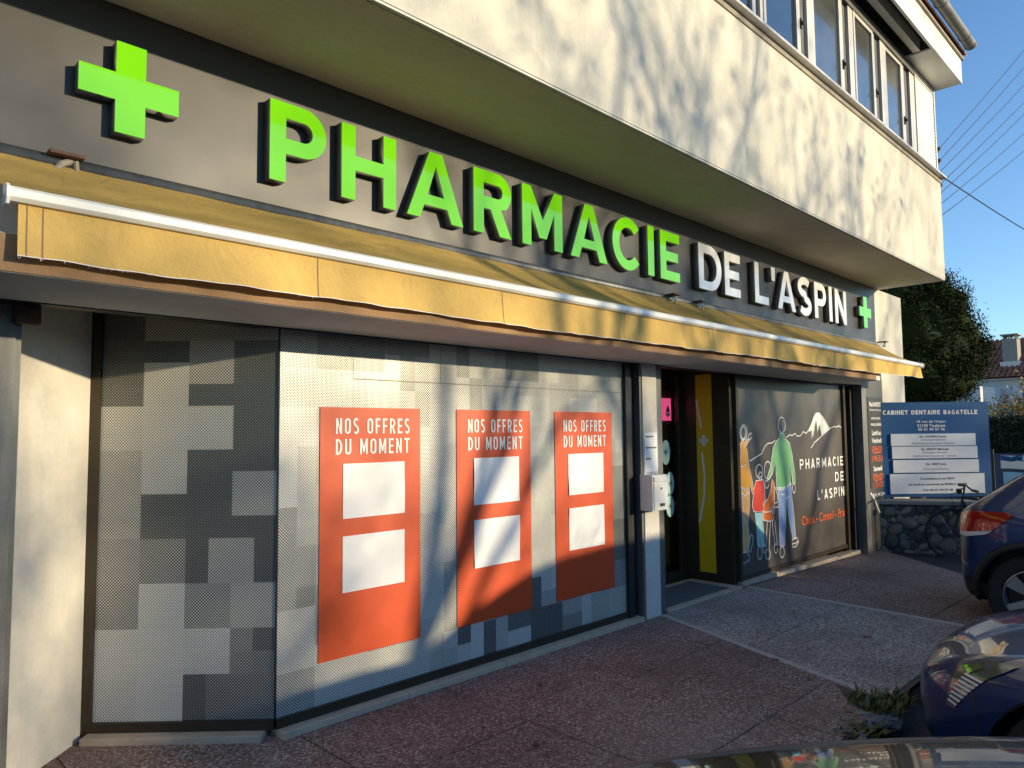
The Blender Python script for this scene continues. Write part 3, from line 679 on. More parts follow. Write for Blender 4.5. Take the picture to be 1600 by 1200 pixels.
for pts in ([(4.128,1.93),(4.098,1.75),(4.075,1.62)],[(4.075,1.36),(4.05,1.10),(4.062,.90),(4.105,.70),(4.13,.62)]): ribbon(pts,.022,yf,'line',MT['print_white'],yp)
ribbon([(4.10,1.49),(3.995,1.49)],.042,yf,'line',MT['print_white'],yp); 
b = MB(); b.add([(6.9124,4.069,1.43),(6.9124,4.027,1.43),(6.9124,4.027,1.55),(6.9124,4.069,1.55)],[(0,1,2,3)]); b.build('line',MT['print_white'],yp,fix=False)
# mural window
b = MB(); b.box(6.987,7.04,3.70,3.80,.035,2.184); b.box(9.965,10.03,3.72,3.80,0,2.184); mw = b.build('shop_window', MT['bronze'], B)
b = MB(); b.box(7.04,9.965,3.735,3.80,.03,.075); b.build('bottom_rail', MT['bronze'], mw)
b = MB(); b.add([(7.04,3.755,.075),(9.965,3.755,.075),(9.965,3.755,2.184),(7.04,3.755,2.184)],[(0,1,2,3)]); b.build('pane', MT['mural'], mw, fix=False)
b = MB(); b.box(10.03,10.30,3.78,3.84,-.07,2.184); b.box(10.20,10.298,3.72,3.778,-.07,2.184); b.build('dark_recess', MT['black'], B)
b = MB(); b.box(10.30,10.47,3.60,3.95,-.12,2.26); b.build('grey_pier', MT['galv'], B, bevel=.003)
b = MB(); b.box(10.472,11.132,3.605,3.95,-.12,2.30); b.build('hours_pier', MT['mural'], B)
b = MB(); b.box(11.09,11.15,3.575,3.604,-.12,.62); b.build('corner_strip', MT['bar'], B)
b = MB(); b.box(10.302,11.13,3.61,3.68,2.302,2.80); b.build('pier_head', MT['fascia'], B)
# shop interior seen through the door
I = thing('pharmacy_shelf', 'dark pharmacy shelf with white edges seen through the glass door', 'shelf', (7.4,5.4,0))
for z in (.55,.95,1.35,1.75):
    b = MB(); b.box(6.2,9.2,4.78,5.04,z,z+.03); b.build('board', MT['bar'], I)
b = MB(); b.box(6.2,9.2,5.05,5.08,0,2.2); b.build('back_panel', MT['interior'], I)
for k in range(40):
    x = 6.3+rnd.uniform(0,2.7); z = rnd.choice((.58,.98,1.38,1.78)); hh = rnd.uniform(.10,.22); ww = rnd.uniform(.05,.11)
    b = MB(); b.box(x,x+ww,4.82,4.92,z,z+hh); b.build('packet', [MT['mint'],MT['paper'],MT['print_orange'],MT['blue_sign']][k%4], I)
b = MB(); b.box(6.3,7.6,4.50,4.74,0,.72); tag(b.build('shop_counter', MT['wood'], None, bevel=.01), 'low wooden counter just inside the pharmacy door', 'counter')
# ============================================================ text
def text_mesh(s, bold=0.0, spacing=1.0):
    cu = bpy.data.curves.new('t', 'FONT'); cu.body = s; cu.offset = bold; cu.space_character = spacing; cu.resolution_u = 3
    o = bpy.data.objects.new('t', cu); COL.objects.link(o)
    bpy.context.view_layer.update()
    m = bpy.data.meshes.new_from_object(o.evaluated_get(bpy.context.evaluated_depsgraph_get()))
    bpy.data.objects.remove(o); bpy.data.curves.remove(cu); return m
def txt(s, org, rt, upv, w, h, m, parent, name='lettering', bold=0.0, spacing=1.0, align='L'):
    """fit the words into a w x h box whose lower left corner is org (w=None keeps proportions)"""
    me = text_mesh(s, bold, spacing)
    xs = [v.co.x for v in me.vertices]; ys = [v.co.y for v in me.vertices]
    x0, x1, y0, y1 = min(xs), max(xs), min(ys), max(ys)
    ky = h/(y1-y0); kx = w/(x1-x0) if w else ky
    org, rt, upv = Vector(org), Vector(rt).normalized(), Vector(upv).normalized()
    off = {'L':0, 'C':-(x1-x0)*kx/2, 'R':-(x1-x0)*kx}[align]
    for v in me.vertices: v.co = org + rt*((v.co.x-x0)*kx+off) + upv*((v.co.y-y0)*ky)
    me.update()
    if h < .048: return obj(name, me, m, parent)
    bm = bmesh.new(); bm.from_mesh(me); bmesh.ops.remove_doubles(bm, verts=bm.verts, dist=1e-6); seen = set()
    for f in bm.faces:
        if f in seen: continue
        st_ = [f]; isl = []; seen.add(f)
        while st_:
            q = st_.pop(); isl.append(q)
            for e in q.edges:
                for g_ in e.link_faces:
                    if g_ not in seen: seen.add(g_); st_.append(g_)
        ix = {}; fs = []
        for q in isl:
            fs.append([ix.setdefault(v, len(ix)) for v in q.verts])
        b = MB(); b.add([v.co for v in ix], fs); obj('letter', b.mesh('letter'), m, parent)
    bm.free(); bpy.data.meshes.remove(me)
FX, FZ = (1,0,0), (0,0,1)
def glyph_mesh(splines, y0, y1, fr):
    """closed 2D outlines (holes by nesting), extruded from depth y0 to y1, front face returned apart"""
    cu = bpy.data.curves.new('g', 'CURVE'); cu.dimensions = '2D'; cu.fill_mode = 'BOTH'
    for pts in splines:
        sp = cu.splines.new('POLY'); sp.points.add(len(pts)-1); sp.use_cyclic_u = True
        for p, q in zip(sp.points, pts): p.co = (q[0], q[1], 0, 1)
    o = bpy.data.objects.new('g', cu); COL.objects.link(o); bpy.context.view_layer.update()
    flat = bpy.data.meshes.new_from_object(o.evaluated_get(bpy.context.evaluated_depsgraph_get()))
    cu.extrude = .5; bpy.context.view_layer.update()
    sol = bpy.data.meshes.new_from_object(o.evaluated_get(bpy.context.evaluated_depsgraph_get()))
    bpy.data.objects.remove(o); bpy.data.curves.remove(cu)
    for v in sol.vertices:
        d = y0 if v.co.z > 0 else y1; v.co = fr(v.co.x, v.co.y, d)
    for v in flat.vertices: v.co = fr(v.co.x, v.co.y, y0-.003)
    for m in (sol, flat):
        bm = bmesh.new(); bm.from_mesh(m); bmesh.ops.remove_doubles(bm, verts=bm.verts, dist=1e-5); bmesh.ops.recalc_face_normals(bm, faces=bm.faces); bm.to_mesh(m); bm.free(); m.update()
    return sol, flat
def arc(cx, cy, rx, ry, a0, a1, n=14): return [(cx+rx*math.cos(math.radians(a0+(a1-a0)*i/n)), cy+ry*math.sin(math.radians(a0+(a1-a0)*i/n))) for i in range(n+1)]
def strokepoly(path, w):
    P = [Vector(p) for p in path]; L, R = [], []
    for i in range(len(P)):
        d = (P[min(i+1,len(P)-1)]-P[max(i-1,0)]).normalized(); n = Vector((-d.y,d.x))*w/2; L.append(tuple(P[i]+n)); R.append(tuple(P[i]-n))
    return L+R[::-1]
def glyph(ch, W, t):
    """unit cap height, width W, stem t"""
    h = t*.92
    if ch == 'I': return [[(0,0),(t,0),(t,1),(0,1)]]
    if ch == 'H': return [[(0,0),(t,0),(t,.5-h/2),(W-t,.5-h/2),(W-t,0),(W,0),(W,1),(W-t,1),(W-t,.5+h/2),(t,.5+h/2),(t,1),(0,1)]]
    if ch == 'E': return [[(0,0),(W,0),(W,h),(t,h),(t,.5-h/2),(W*.92,.5-h/2),(W*.92,.5+h/2),(t,.5+h/2),(t,1-h),(W,1-h),(W,1),(0,1)]]
    if ch == 'L': return [[(0,0),(W,0),(W,h),(t,h),(t,1),(0,1)]]
    if ch == 'A':
        c = W/2; k = t*1.08; a = c-k*.52
        inn = lambda y: (k*1.0 + (a)*(y) , W-(k*1.0+(a)*y))
        return [[(0,0),(k,0),(k+.20*a,.20),(W-k-.20*a,.20),(W-k,0),(W,0),(c+k*.52,1),(c-k*.52,1)],
                [(k+.36*a*.98,.20+h*.82),(W-k-.36*a*.98,.20+h*.82),(c,.80)]]
    if ch == 'M':
        return [[(0,0),(t,0),(t,.62),(W/2-t*.42,.16),(W/2+t*.42,.16),(W-t,.62),(W-t,0),(W,0),(W,1),(W-t*.98,1),(W/2,.47),(t*.98,1),(0,1)]]
    if ch == 'N': return [[(0,0),(t,0),(t,.63),(W-t,0),(W,0),(W,1),(W-t,1),(W-t,.37),(t,1),(0,1)]]
    if ch in 'PR':
        bo = .36 if ch == 'P' else .40; r = (1-bo)/2; ri = r-h
        out = [(0,0),(t,0),(t,bo)]
        if ch == 'R': out = [(0,0),(t,0),(t,bo),(W*.44,bo),(W-t*1.22,0),(W,0),(W*.72,bo+.03)] + arc(W-r,bo+r,r,r,-55,90)
        else: out += arc(W-r,bo+r,r,r,-90,90)
        out += [(0,1)]
        return [out, [(t,bo+h)]+arc(W-r,bo+r,ri,ri,-90,90)+[(t,1-h)]]
    if ch == 'D':
        rx = min(W-t*1.02,.5)
        return [[(0,0)]+arc(W-rx,.5,rx,.5,-90,90,20)+[(0,1)], [(t,h)]+arc(W-rx,.5,rx-t,.5-h,-90,90,20)+[(t,1-h)]]
    if ch == 'C':
        return [arc(W*.53,.5,W*.53,.51,42,318,30)+arc(W*.53,.5,W*.53-t,.51-h,318,42,30)]
    if ch == 'S':
        a, r = W/2, .268
        up = arc(a,1-r+.012,W/2-t/2,r-h/2+.006,35,270,18); lo = arc(a,r-.012,W/2-t/2,r-h/2+.006,90,-145,18)
        return [strokepoly(up+lo[1:], t*.97)]
    if ch == 'T': return [[(W/2-t/2,0),(W/2+t/2,0),(W/2+t/2,1-h),(W,1-h),(W,1),(0,1),(0,1-h),(W/2-t/2,1-h)]]
    if ch == 'F': return [[(0,0),(t,0),(t,.5-h/2),(W*.92,.5-h/2),(W*.92,.5+h/2),(t,.5+h/2),(t,1-h),(W,1-h),(W,1),(0,1)]]
    if ch == 'O':
        r = W/2; k = min(r*1.0,.5)
        o1 = arc(r,1-k,r,k,0,180,12)+arc(r,k,r,k,180,360,12); o2 = arc(r,1-k,r-t,k-h,0,180,12)+arc(r,k,r-t,k-h,180,360,12)
        return [o1, o2]
    if ch == 'U':
        r = W/2; k = min(r,.5)
        return [[(0,1)]+arc(r,k,r,k,180,360,12)+[(W,1),(W-t,1)]+arc(r,k,r-t,k-h,360,180,12)+[(t,1)]]
    if ch == 'B':
        r1, r2 = .27, .25
        return [[(0,0)]+arc(W-r1,r1,r1,r1,-90,80,10)+arc(W-r2*1.1,1-r2,r2,r2,-80,90,10)+[(0,1)], [(t,h)]+arc(W-r1,r1,r1-h,r1-h,-90,90,8)+[(t,2*r1-h)], [(t,1-2*r2+h)]+arc(W-r2*1.1,1-r2,r2-h,r2-h,-90,90,8)+[(t,1-h)]]
    if ch == 'G':
        return [arc(W*.53,.5,W*.53,.51,42,320,30)+[(W,.18),(W,.54),(W*.55,.54),(W*.55,.54-h),(W-t,.54-h),(W-t,.27)]+arc(W*.53,.5,W*.53-t,.51-h,305,42,24)]
    if ch == "'": return [[(0.1*t,.66),(t*.9,.66),(t,1),(0,1)]]
    if ch == '+':
        a, e = (W-t)/2, (W+t)/2; q = (1-t)/2
        return [[(a,0),(e,0),(e,q),(W,q),(W,1-q),(e,1-q),(e,1),(a,1),(a,1-q),(0,1-q),(0,q),(a,q)]]
def gtext(s, org, rt, upv, w_, h_, m, parent, t, cw, gap):
    """words set from the drawn capitals, fitted to w_ x h_"""
    ws = {'I':t, "'":t*1.1, 'M':cw*1.25, ' ':cw*.55, 'E':cw*.86, 'F':cw*.84, 'L':cw*.80, 'S':cw*.95}
    tot = sum(ws.get(c_,cw) for c_ in s)+gap*(len(s)-1); k = w_/tot; x = 0
    org, rt, upv = Vector(org), Vector(rt).normalized(), Vector(upv).normalized(); nrm = upv.cross(rt)
    for c_ in s:
        W_ = ws.get(c_,cw)
        if c_ != ' ':
            kx = k/h_
            spl = [[(px,py) for px,py in o_] for o_ in glyph(c_, W_*kx, t*min(kx,1.15) if c_ in "I'" else t)]
            _, flat = glyph_mesh(spl, 0, .01, lambda u,v,d,x=x: org+rt*(x*k+u*h_)+upv*(v*h_))
            obj('letter', flat, m, parent); bpy.data.meshes.remove(_)
        x += W_+gap
# ============================================================ fascia sign
sg = thing('shop_sign', 'long anthracite fascia sign with green and white raised letters', 'sign', (5.5,3.67,2.8))
b = MB()
b.box(-4, 11.13, 3.66, 3.684, 2.70, 3.653); b.build('panel', MT['fascia'], sg, bevel=.003)
b = MB(); b.box(11.131,11.134,3.66,3.70,2.70,3.653); b.build('panel_edge', MT['letter_side'], sg)
ZB, ZH = 2.972, .446
LET = [('P',1.746,2.087,'green'),('H',2.187,2.572,'green'),('A',2.655,3.119,'green'),('R',3.214,3.575,'green'),('M',3.688,4.130,'green'),('A',4.226,4.687,'green'),('C',4.762,5.17,'green'),('I',5.274,5.368,'green'),('E',5.468,5.785,'green'),
       ('D',6.125,6.559,'white_face'),('E',6.626,6.95,'white_face'),('L',7.272,7.59,'white_face'),("'",7.668,7.755,'white_face'),('A',7.815,8.285,'white_face'),('S',8.355,8.735,'white_face'),('P',8.83,9.18,'white_face'),('I',9.277,9.37,'white_face'),('N',9.47,9.85,'white_face')]
for ch, x0, x1, mk in LET:
    sp = glyph(ch, (x1-x0)/ZH, .21)
    sol, flat = glyph_mesh(sp, 3.592, 3.659, lambda u,v,d,x0=x0: Vector((x0+u*ZH, d, ZB+v*ZH)))
    o = obj('letter', sol, MT['letter_side'], sg); obj('letter_face', flat, MT[mk], o)
for x0 in (.836, 10.33):
    sp = glyph('+', 1.0, .30)
    sol, flat = glyph_mesh(sp, 3.592, 3.659, lambda u,v,d,x0=x0: Vector((x0+u*.436, d, 3.008+v*.436)))
    o = obj('cross', sol, MT['letter_side'], sg); obj('cross_face', flat, MT['green'], o)
# ============================================================ awning
aw = thing('awning', 'half-open dirty yellow fabric awning with white front bar', 'awning', (5.7,3.3,2.4))
AX0, AX1, AYF, AYB, AZF, AZB = .50, 10.92, 3.02, 3.652, 2.487, 2.845
ra = random.Random(3)
nx, ny = 150, 10
vs = []; fs = []
for i in range(nx+1):
    x = AX0+(AX1-AX0)*i/nx
    for j in range(ny+1):
        t = j/ny; sag = -.028*math.sin(PI*t)*(1+.35*math.sin(x*1.7)+.2*math.sin(x*4.1))
        rip = .004*math.sin(x*9+3*t)+.003*math.sin(x*23+1.7)
        vs.append((x, AYF+.03+(AYB-AYF-.03)*t, AZF+.0+(AZB-AZF)*t+sag+rip*math.sin(PI*t)))
for i in range(nx):
    for j in range(ny): a = i*(ny+1)+j; fs.append((a,a+ny+1,a+ny+2,a+1))
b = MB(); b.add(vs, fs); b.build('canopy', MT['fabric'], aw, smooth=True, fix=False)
b = MB(); b.prism([(AYF-.012,AZF-.054),(AYF-.026,AZF-.040),(AYF-.026,AZF-.012),(AYF-.008,AZF+.002),(AYF+.035,AZF+.002),(AYF+.035,AZF-.054)], (AX1-AX0,0,0), lambda a,c:(AX0,a,c))
fb = b.build('front_bar', MT['bar'], aw, bevel=.003)
for x in (AX0-.013, AX1+.001):
    b = MB(); b.prism([(AYF-.02,AZF-.068),(AYF-.034,AZF-.045),(AYF-.034,AZF-.008),(AYF-.012,AZF+.008),(AYF+.038,AZF+.008),(AYF+.038,AZF-.068)], (.012,0,0), lambda a,c:(x,a,c)); b.build('end_cap', MT['paper'], aw, bevel=.003)
# valance: hanging cloth with soft folds and an uneven, frayed hem
nx, ny = 420, 9; vs = []; fs = []
folds = [(ra.uniform(AX0,AX1), ra.uniform(.03,.12), ra.uniform(-.018,.018)) for _ in range(60)]
hem = [.0]*(nx+1)
for i in range(nx+1):
    x = AX0+.03+(AX1-AX0-.05)*i/nx
    bot = 2.238+.045*(x/11)**2 + .005*math.sin(x*1.3)+.004*math.sin(x*3.1+1)+.0025*math.sin(x*11)+.0015*math.sin(x*29)
    top = AZF-.052
    f = sum(a*math.exp(-((x-c)/w_)**2) for c,w_,a in folds)
    for j in range(ny+1):
        t = j/ny
        y = AYF+.004 + f*t*(1-.25*t) + .010*math.sin(x*3.3)*t + .007*math.sin(x*7.7+1)*t - .012*t*t
        vs.append((x, y, top+(bot-top)*t))
for i in range(nx):
    for j in range(ny): a = i*(ny+1)+j; fs.append((a,a+1,a+ny+2,a+ny+1))
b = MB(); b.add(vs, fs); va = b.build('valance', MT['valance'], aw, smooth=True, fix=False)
hm = MB(); fz = MB()
for i in range(nx):
    p, q = Vector(vs[i*(ny+1)+ny]), Vector(vs[(i+1)*(ny+1)+ny])
    hm.add([p+Vector((0,-.0015,.002)),q+Vector((0,-.0015,.002)),q+Vector((0,-.0025,-.0012)),p+Vector((0,-.0025,-.0012))],[(0,1,2,3)])
    if ra.random() < (.6 if p.x < .95 else .03):
        for _ in range(2):
            s = p.lerp(q, ra.random()); ln = ra.uniform(.003,.014); dx = ra.uniform(-.006,.006)
            fz.add([s,s+Vector((.0016,0,0)),s+Vector((dx,-.002,-ln))],[(0,1,2)])
hm.build('hem', MT['print_white'], va, fix=False); stuff(fz.build('fray', MT['print_white'], va, fix=False))
sm = MB()
for x in (AX0+.055, AX0+.11, 1.72, 2.93, 4.15, 5.36, 6.58, 7.80, 9.02, 10.24):
    i = min(nx-1, max(0, int((x-AX0-.03)/(AX1-AX0-.05)*nx)))
    col_ = [Vector(vs[i*(ny+1)+j]) for j in range(ny+1)]
    for j in range(ny): sm.add([col_[j]+Vector((0,-.002,0)),col_[j]+Vector((.004,-.002,0)),col_[j+1]+Vector((.004,-.002,0)),col_[j+1]+Vector((0,-.002,0))],[(0,1,2,3)])
sm.build('seam', MT['slab_front'], va, fix=False)
b = MB(); b.tube([(AX0+.03,3.60,2.80),(AX1-.02,3.60,2.80)], .035, 12); b.build('roller', MT['galv'], aw, smooth=True)
for x in (AX0-.35,):
    b = MB(); b.box(x-.6,AX0-.02,AYF+.05,AYF+.09,AZF-.08,AZF-.02); b.build('arm', MT['black'], aw)
for x in (1.6, 5.8, 9.8):
    b = MB(); b.tube([(x,3.58,2.72),(x+.45,3.35,2.60),(x+.08,3.07,2.46)], .018, 8); b.build('arm', MT['bar'], aw, smooth=True)
# wall brackets and bits lying on the awning
def bracket(x, y, z, s, lab, mk):
    t = thing('awning_bracket', lab, 'bracket', (x,y,z), 'brackets above the awning')
    b = MB(); b.box(x-.075*s,x+.075*s,y-.05,y+.08,z+.05*s,z+.068*s); b.build('plate', MT[mk], t, bevel=.003)
    b = MB(); b.tube([(x-.05*s,y,z-.03),(x-.02*s,y-.02,z+.01),(x+.03*s,y,z+.045*s)], .016*s, 7); b.tube([(x+.055*s,y,z-.03),(x+.045*s,y-.01,z+.045*s)], .012*s, 7); b.build('clip', MT['alu'] if s < .8 else MT['cap'], t)
bracket(.79, 3.57, 2.775, .9, 'brown wall bracket above the left end of the awning', 'terracotta')
bracket(5.55, 3.52, 2.775, .75, 'small rusty bracket above the awning left of the letter L', 'terracotta')
bracket(6.02, 3.52, 2.775, .7, 'small grey bracket above the awning under the white letters', 'alu_dark')
bracket(11.02, 3.52, 2.80, .7, 'small black bracket at the right end of the awning', 'black')
# ============================================================ posters
YP = 3.704
plab = ['left orange offers poster on the mosaic window, nearest the splayed pane', 'middle orange offers poster on the mosaic window', 'right orange offers poster on the mosaic window, nearest the door']
for i, x0 in enumerate((2.128, 3.150, 4.137)):
    x1 = x0+.716
    t = thing('poster', plab[i], 'poster', (x0+.35,YP,.313), 'orange offers posters')
    b = MB(); b.box(x0,x1,YP,YP+.003,.315,1.756); b.build('sheet', MT['orange'], t)
    for za, zb in ((1.105,1.425),(.68,1.004)):
        nx = 10; pb = MB(); vs = []
        for u in range(nx+1):
            for v in range(nx+1):
                a, c_ = u/nx, v/nx
                vs.append((x0+.150+.440*a, YP-.0035-.006*max(0,math.sin(a*PI*1.3+i)*math.sin(c_*PI*1.1+i*2+za*9))-.002*ra.random()*0, za+(zb-za)*c_))
        pb.add(vs, [(u*(nx+1)+v,(u+1)*(nx+1)+v,(u+1)*(nx+1)+v+1,u*(nx+1)+v+1) for u in range(nx) for v in range(nx)])
        pb.build('white_sheet', MT['paper'], t, smooth=True, fix=False)
    gtext('NOS OFFRES', (x0+.10,YP-.003,1.60), FX, FZ, .53, .092, MT['print_white'], t, .14, .46, .20)
    gtext('DU MOMENT', (x0+.10,YP-.003,1.478), FX, FZ, .53, .092, MT['print_white'], t, .14, .46, .20)
# ============================================================ mural print
mu = thing('window_mural', 'white-line print of two adults and two children walking on the dark window', 'mural', (8.3,3.752,.1))
colr = {'orange_top':(.80,.36,.03),'tan_trousers':(.78,.42,.14),'red_coat':(.75,.05,.02),'cyan_trousers':(.30,.62,.64),'orange_coat':(.78,.17,.02),'green_sweater':(.19,.50,.20),'blue_jeans':(.24,.36,.62),'mountain_peak':(.78,.77,.75)}
YM = 3.7525
fm = lambda a,c:(a,YM,c)
for i,(nm, pts) in enumerate(ART_FILLS):
    res = geometry.tessellate_polygon([[Vector((p[0],p[1],0)) for p in pts]])
    b = MB(); b.add([fm(*p) for p in pts], [tuple(f) for f in res]); b.build(nm, mat(nm, colr[nm], .45, .16, 4), mu, fix=False)
    if nm != 'mountain_peak': ribbon(pts, .011, lambda a,c:(a,YM-.0025,c), 'outline', MT['print_white'], mu, closed=True)
for pts in ART_LINES: ribbon(pts, .012, lambda a,c:(a,YM-.0035,c), 'outline', MT['print_white'], mu)
gtext('PHARMACIE', (8.60,YM-.003,1.118), FX, FZ, 1.345, .122, MT['print_white'], mu, .20, .70, .34)
gtext('DE', (9.66,YM-.003,.917), FX, FZ, .285, .122, MT['print_white'], mu, .20, .70, .34)
gtext("L'ASPIN", (9.075,YM-.003,.717), FX, FZ, .872, .122, MT['print_white'], mu, .20, .70, .34)
txt('Choix - Conseil - Prix', (8.605,YM-.003,.447), FX, FZ, 1.335, .112, MT['print_orange'], mu, bold=.006)
# opening hours on the end pier
hp = thing('hours_notice', 'narrow opening-hours print on the dark end pier', 'notice', (10.8,3.60,.4))
b = MB(); b.box(10.50,11.08,3.5985,3.6035,.78,2.04); b.build('sheet', MT['fascia'], hp)
for s, z, h, wd_, mk, bo in (('Paul ANIORT',1.93,.065,.45,'print_white',.02),('Docteur en Pharmacie',1.87,.03,.45,'print_white',0),('et son équipe',1.74,.05,.34,'print_white',.01),('vous accueillent',1.66,.05,.42,'print_white',.01),('Lundi au',1.53,.07,.34,'print_white',.02),('Vendredi',1.42,.07,.38,'print_white',.02),
    ('09h00',1.29,.085,.40,'print_orange',0),('19h30',1.16,.085,.40,'print_orange',0),('Samedi',1.03,.07,.34,'print_white',.02),('09h00',.91,.085,.40,'print_orange',0),('13h00',.80,.085,.40,'print_orange',0)):
    txt(s, (10.79,3.595,z-.02), FX, FZ, wd_, h, MT[mk], hp, bold=bo, align='C')
txt('05 61 44 35 06', (10.79,3.595,.66), FX, FZ, .5, .05, MT['print_white'], hp, bold=.03, align='C')
for z in (1.262,.882): ribbon([(10.64,z),(10.94,z)], .01, lambda a,c:(a,3.5945,c), 'line', MT['print_orange'], hp)
ribbon([(10.49,.72),(10.62,.64),(10.80,.44),(10.90,.42),(11.07,.33)], .03, lambda a,c:(a,3.602,c), 'line', MT['print_white'], hp)
# letter box and notice sheet on the pilaster
mb = thing('letter_box', 'white metal letter box on the pilaster beside the door', 'letter box', (5.25,3.5,.92))
b = MB(); b.box(5.13,5.365,3.50,3.628,.924,1.225); b.build('body', MT['bar'], mb, bevel=.006)
b = MB(); b.box(5.145,5.35,3.492,3.4985,.935,1.16); b.build('door', MT['bar'], mb, bevel=.002)
b = MB(); b.box(5.145,5.35,3.488,3.4985,1.168,1.212); b.build('flap', MT['bar'], mb, bevel=.003)
b = MB(); b.tube([(5.25,3.489,1.11),(5.25,3.4915,1.11)], .010, 10); b.build('lock', MT['plastic'], mb)
b = MB(); b.box(5.225,5.295,3.489,3.4915,.96,.985); b.build('name_plate', MT['plastic'], mb)
nt_ = thing('notice_sheet', 'white printed notice taped to the pilaster above the letter box', 'notice', (5.3,3.627,1.24))
b = MB(); b.box(5.212,5.405,3.6255,3.628,1.245,1.585); b.build('sheet', MT['paper'], nt_)
for k in range(12):
    z = 1.55-k*.024; ribbon([(5.225,z),(5.225+rnd.uniform(.08,.165),z)], .008 if k%4 else .014, lambda a,c:(a,3.6245,c), 'line', MT['plate'] if k%4 else MT['galv'], nt_)
# stickers and a lit screen at the door
for k,(x,z,rx,rz) in enumerate([(6.56,1.37,.085,.13),(6.63,1.04,.075,.12),(6.62,.80,.075,.115),(6.585,1.04,.01,.01)][:3]):
    t = thing('door_sticker', ['pale mint oval sticker highest on the glass door','pale mint oval sticker behind the letter box on the glass door','lowest mint oval sticker on the glass door with a cross'][k], 'sticker', (x,4.29,z), 'mint stickers on the door')
    b = MB(); n = 24; b.add([(x+rx*math.cos(2*PI*i/n),4.298,z+rz*math.sin(2*PI*i/n)) for i in range(n)],[tuple(range(n))]); b.build('sheet', MT['mint'], t, fix=False)
    ribbon([(x-.03,z),(x+.03,z)], .018, lambda a,c:(a,4.296,c), 'mark', MT['galv'], t); ribbon([(x,z-.03),(x,z+.03)], .018, lambda a,c:(a,4.2955,c), 'mark', MT['galv'], t)
ds = thing('display_screen', 'pink lit screen with a dark frame inside the door', 'screen', (6.55,4.4,1.7))
b = MB(); b.box(6.60,6.97,4.42,4.47,1.66,2.05); b.build('frame', mat('magenta_frame',(.10,.012,.04),.4), ds, bevel=.012)
pk = NT('pink_screen'); pk.base((.8,.12,.3)); pk.b.inputs['Emission Color'].default_value = (.9,.10,.26,1); pk.set(emit=.55)
b = MB(); b.add([(6.55,4.40,1.71),(6.84,4.40,1.71),(6.84,4.40,1.955),(6.55,4.40,1.955)],[(0,1,2,3)]); b.build('picture', pk.m, ds, fix=False)
b = MB(); n = 16; b.add([(6.77+.05*math.cos(PI+PI*i/n),4.397,1.80+.05*math.sin(PI+PI*i/n)) for i in range(n+1)],[tuple(range(n+1))]); b.build('bowl', MT['paper'], ds, fix=False)
b = MB(); b.add([(6.73,4.3965,1.805),(6.81,4.3965,1.805),(6.78,4.3965,1.88),(6.755,4.3965,1.86)],[(0,1,2,3)]); b.build('leaves', MT['weed'], ds, fix=False)
# ============================================================ dentist's board and stone wall
sgn = thing('dentist_board', 'blue dental practice board with white plates behind the cobble wall', 'sign', (11.5,3.0,.6))
SL, SR = Vector((10.97,3.635,0)), Vector((12.18,2.53,0)); SD = (SR-SL).normalized(); SN = Vector((SD.y,-SD.x,0)); SW = (SR-SL).length
def sp(u, v, d=0): return SL + SD*(u*SW) + SN*d + Vector((0,0,.625+1.35*v))
b = MB(); b.add([sp(0,0),sp(1,0),sp(1,1),sp(0,1),sp(0,0,-.03),sp(1,0,-.03),sp(1,1,-.03),sp(0,1,-.03)],[(0,1,2,3),(7,6,5,4),(0,4,5,1),(1,5,6,2),(2,6,7,3),(3,7,4,0)]); b.build('board', MT['blue_sign'], sgn)
for u in (.12,.88):
    b = MB(); p = sp(u,0,-.055); b.tube([(p.x,p.y,-.2),(p.x,p.y,1.9)], .022, 8); b.build('post', MT['galv'], sgn)
def plate(u0,u1,v0,v1):
    b = MB(); q = [sp(u0,v0,.004),sp(u1,v0,.004),sp(u1,v1,.004),sp(u0,v1,.004)]; e = SN*.016
    b.add(q+[p+e for p in q],[(3,2,1,0),(4,5,6,7),(0,1,5,4),(1,2,6,5),(2,3,7,6),(3,0,4,7)]); return b.build('plate', MT['plate'], sgn, bevel=.002)
def st(s, u, v, h, mk, bold=.01, wfrac=None, par=None, d=.003): txt(s, sp(u,v,d), SD, FZ, wfrac*SW if wfrac else None, h, MT[mk], par or sgn, bold=bold, align='C')
gtext('CABINET DENTAIRE BAGATELLE', sp(.05,.868,.003), SD, FZ, .85*SW, .062, MT['print_white'], sgn, .24, .82, .16)
for s, v, w_ in (("18 rue de l'Aspin",.775,.26),('31100 Toulouse',.735,.25),('05 61 44 57 46',.696,.24)): st(s,.48,v,.042,'print_white',.02,w_)
for (u0,u1,v1,v0), lines in zip([(.107,.865,.664,.537),(.112,.876,.530,.403),(.118,.882,.389,.255),(.084,.927,.242,.034)],
    [[('Dr. COHEN Franck',.02,.24),('Chirurgien Dentiste',0,.22),('Diplômée de la faculté de Toulouse',0,.38)],[('Dr. FINOT Mickaël',.02,.24),('Chirurgien Dentiste',0,.22),('Diplômé de la faculté de Toulouse',0,.38)],[('Dr. SRIT Inès',.02,.18),('Chirurgien Dentiste',0,.22)],[('Consultations sur RDV',.02,.31),('du lundi au vendredi de 8H00 à 19H00',.02,.52),('Tel: 05 61 44 57 46',.02,.27)]]):
    p = plate(u0,u1,v0,v1); n = len(lines)
    for k,(s,bo,w_) in enumerate(lines):
        v = v1-(v1-v0)*((k+.9)/(n+.5)) if n < 4 else 0
        st(s,(u0+u1)/2,v-.008,.030,'print_dark',bo,w_,p,.023)
SWL = thing('cobble_wall', 'low wall of rounded grey cobbles under the blue board', 'wall', (10.87,3.61,0), None, True, .489)
b = MB(); b.box(0,.28,-3.4,.06,-.2,.54); b.build('mortar_core', MT['mortar'], SWL)
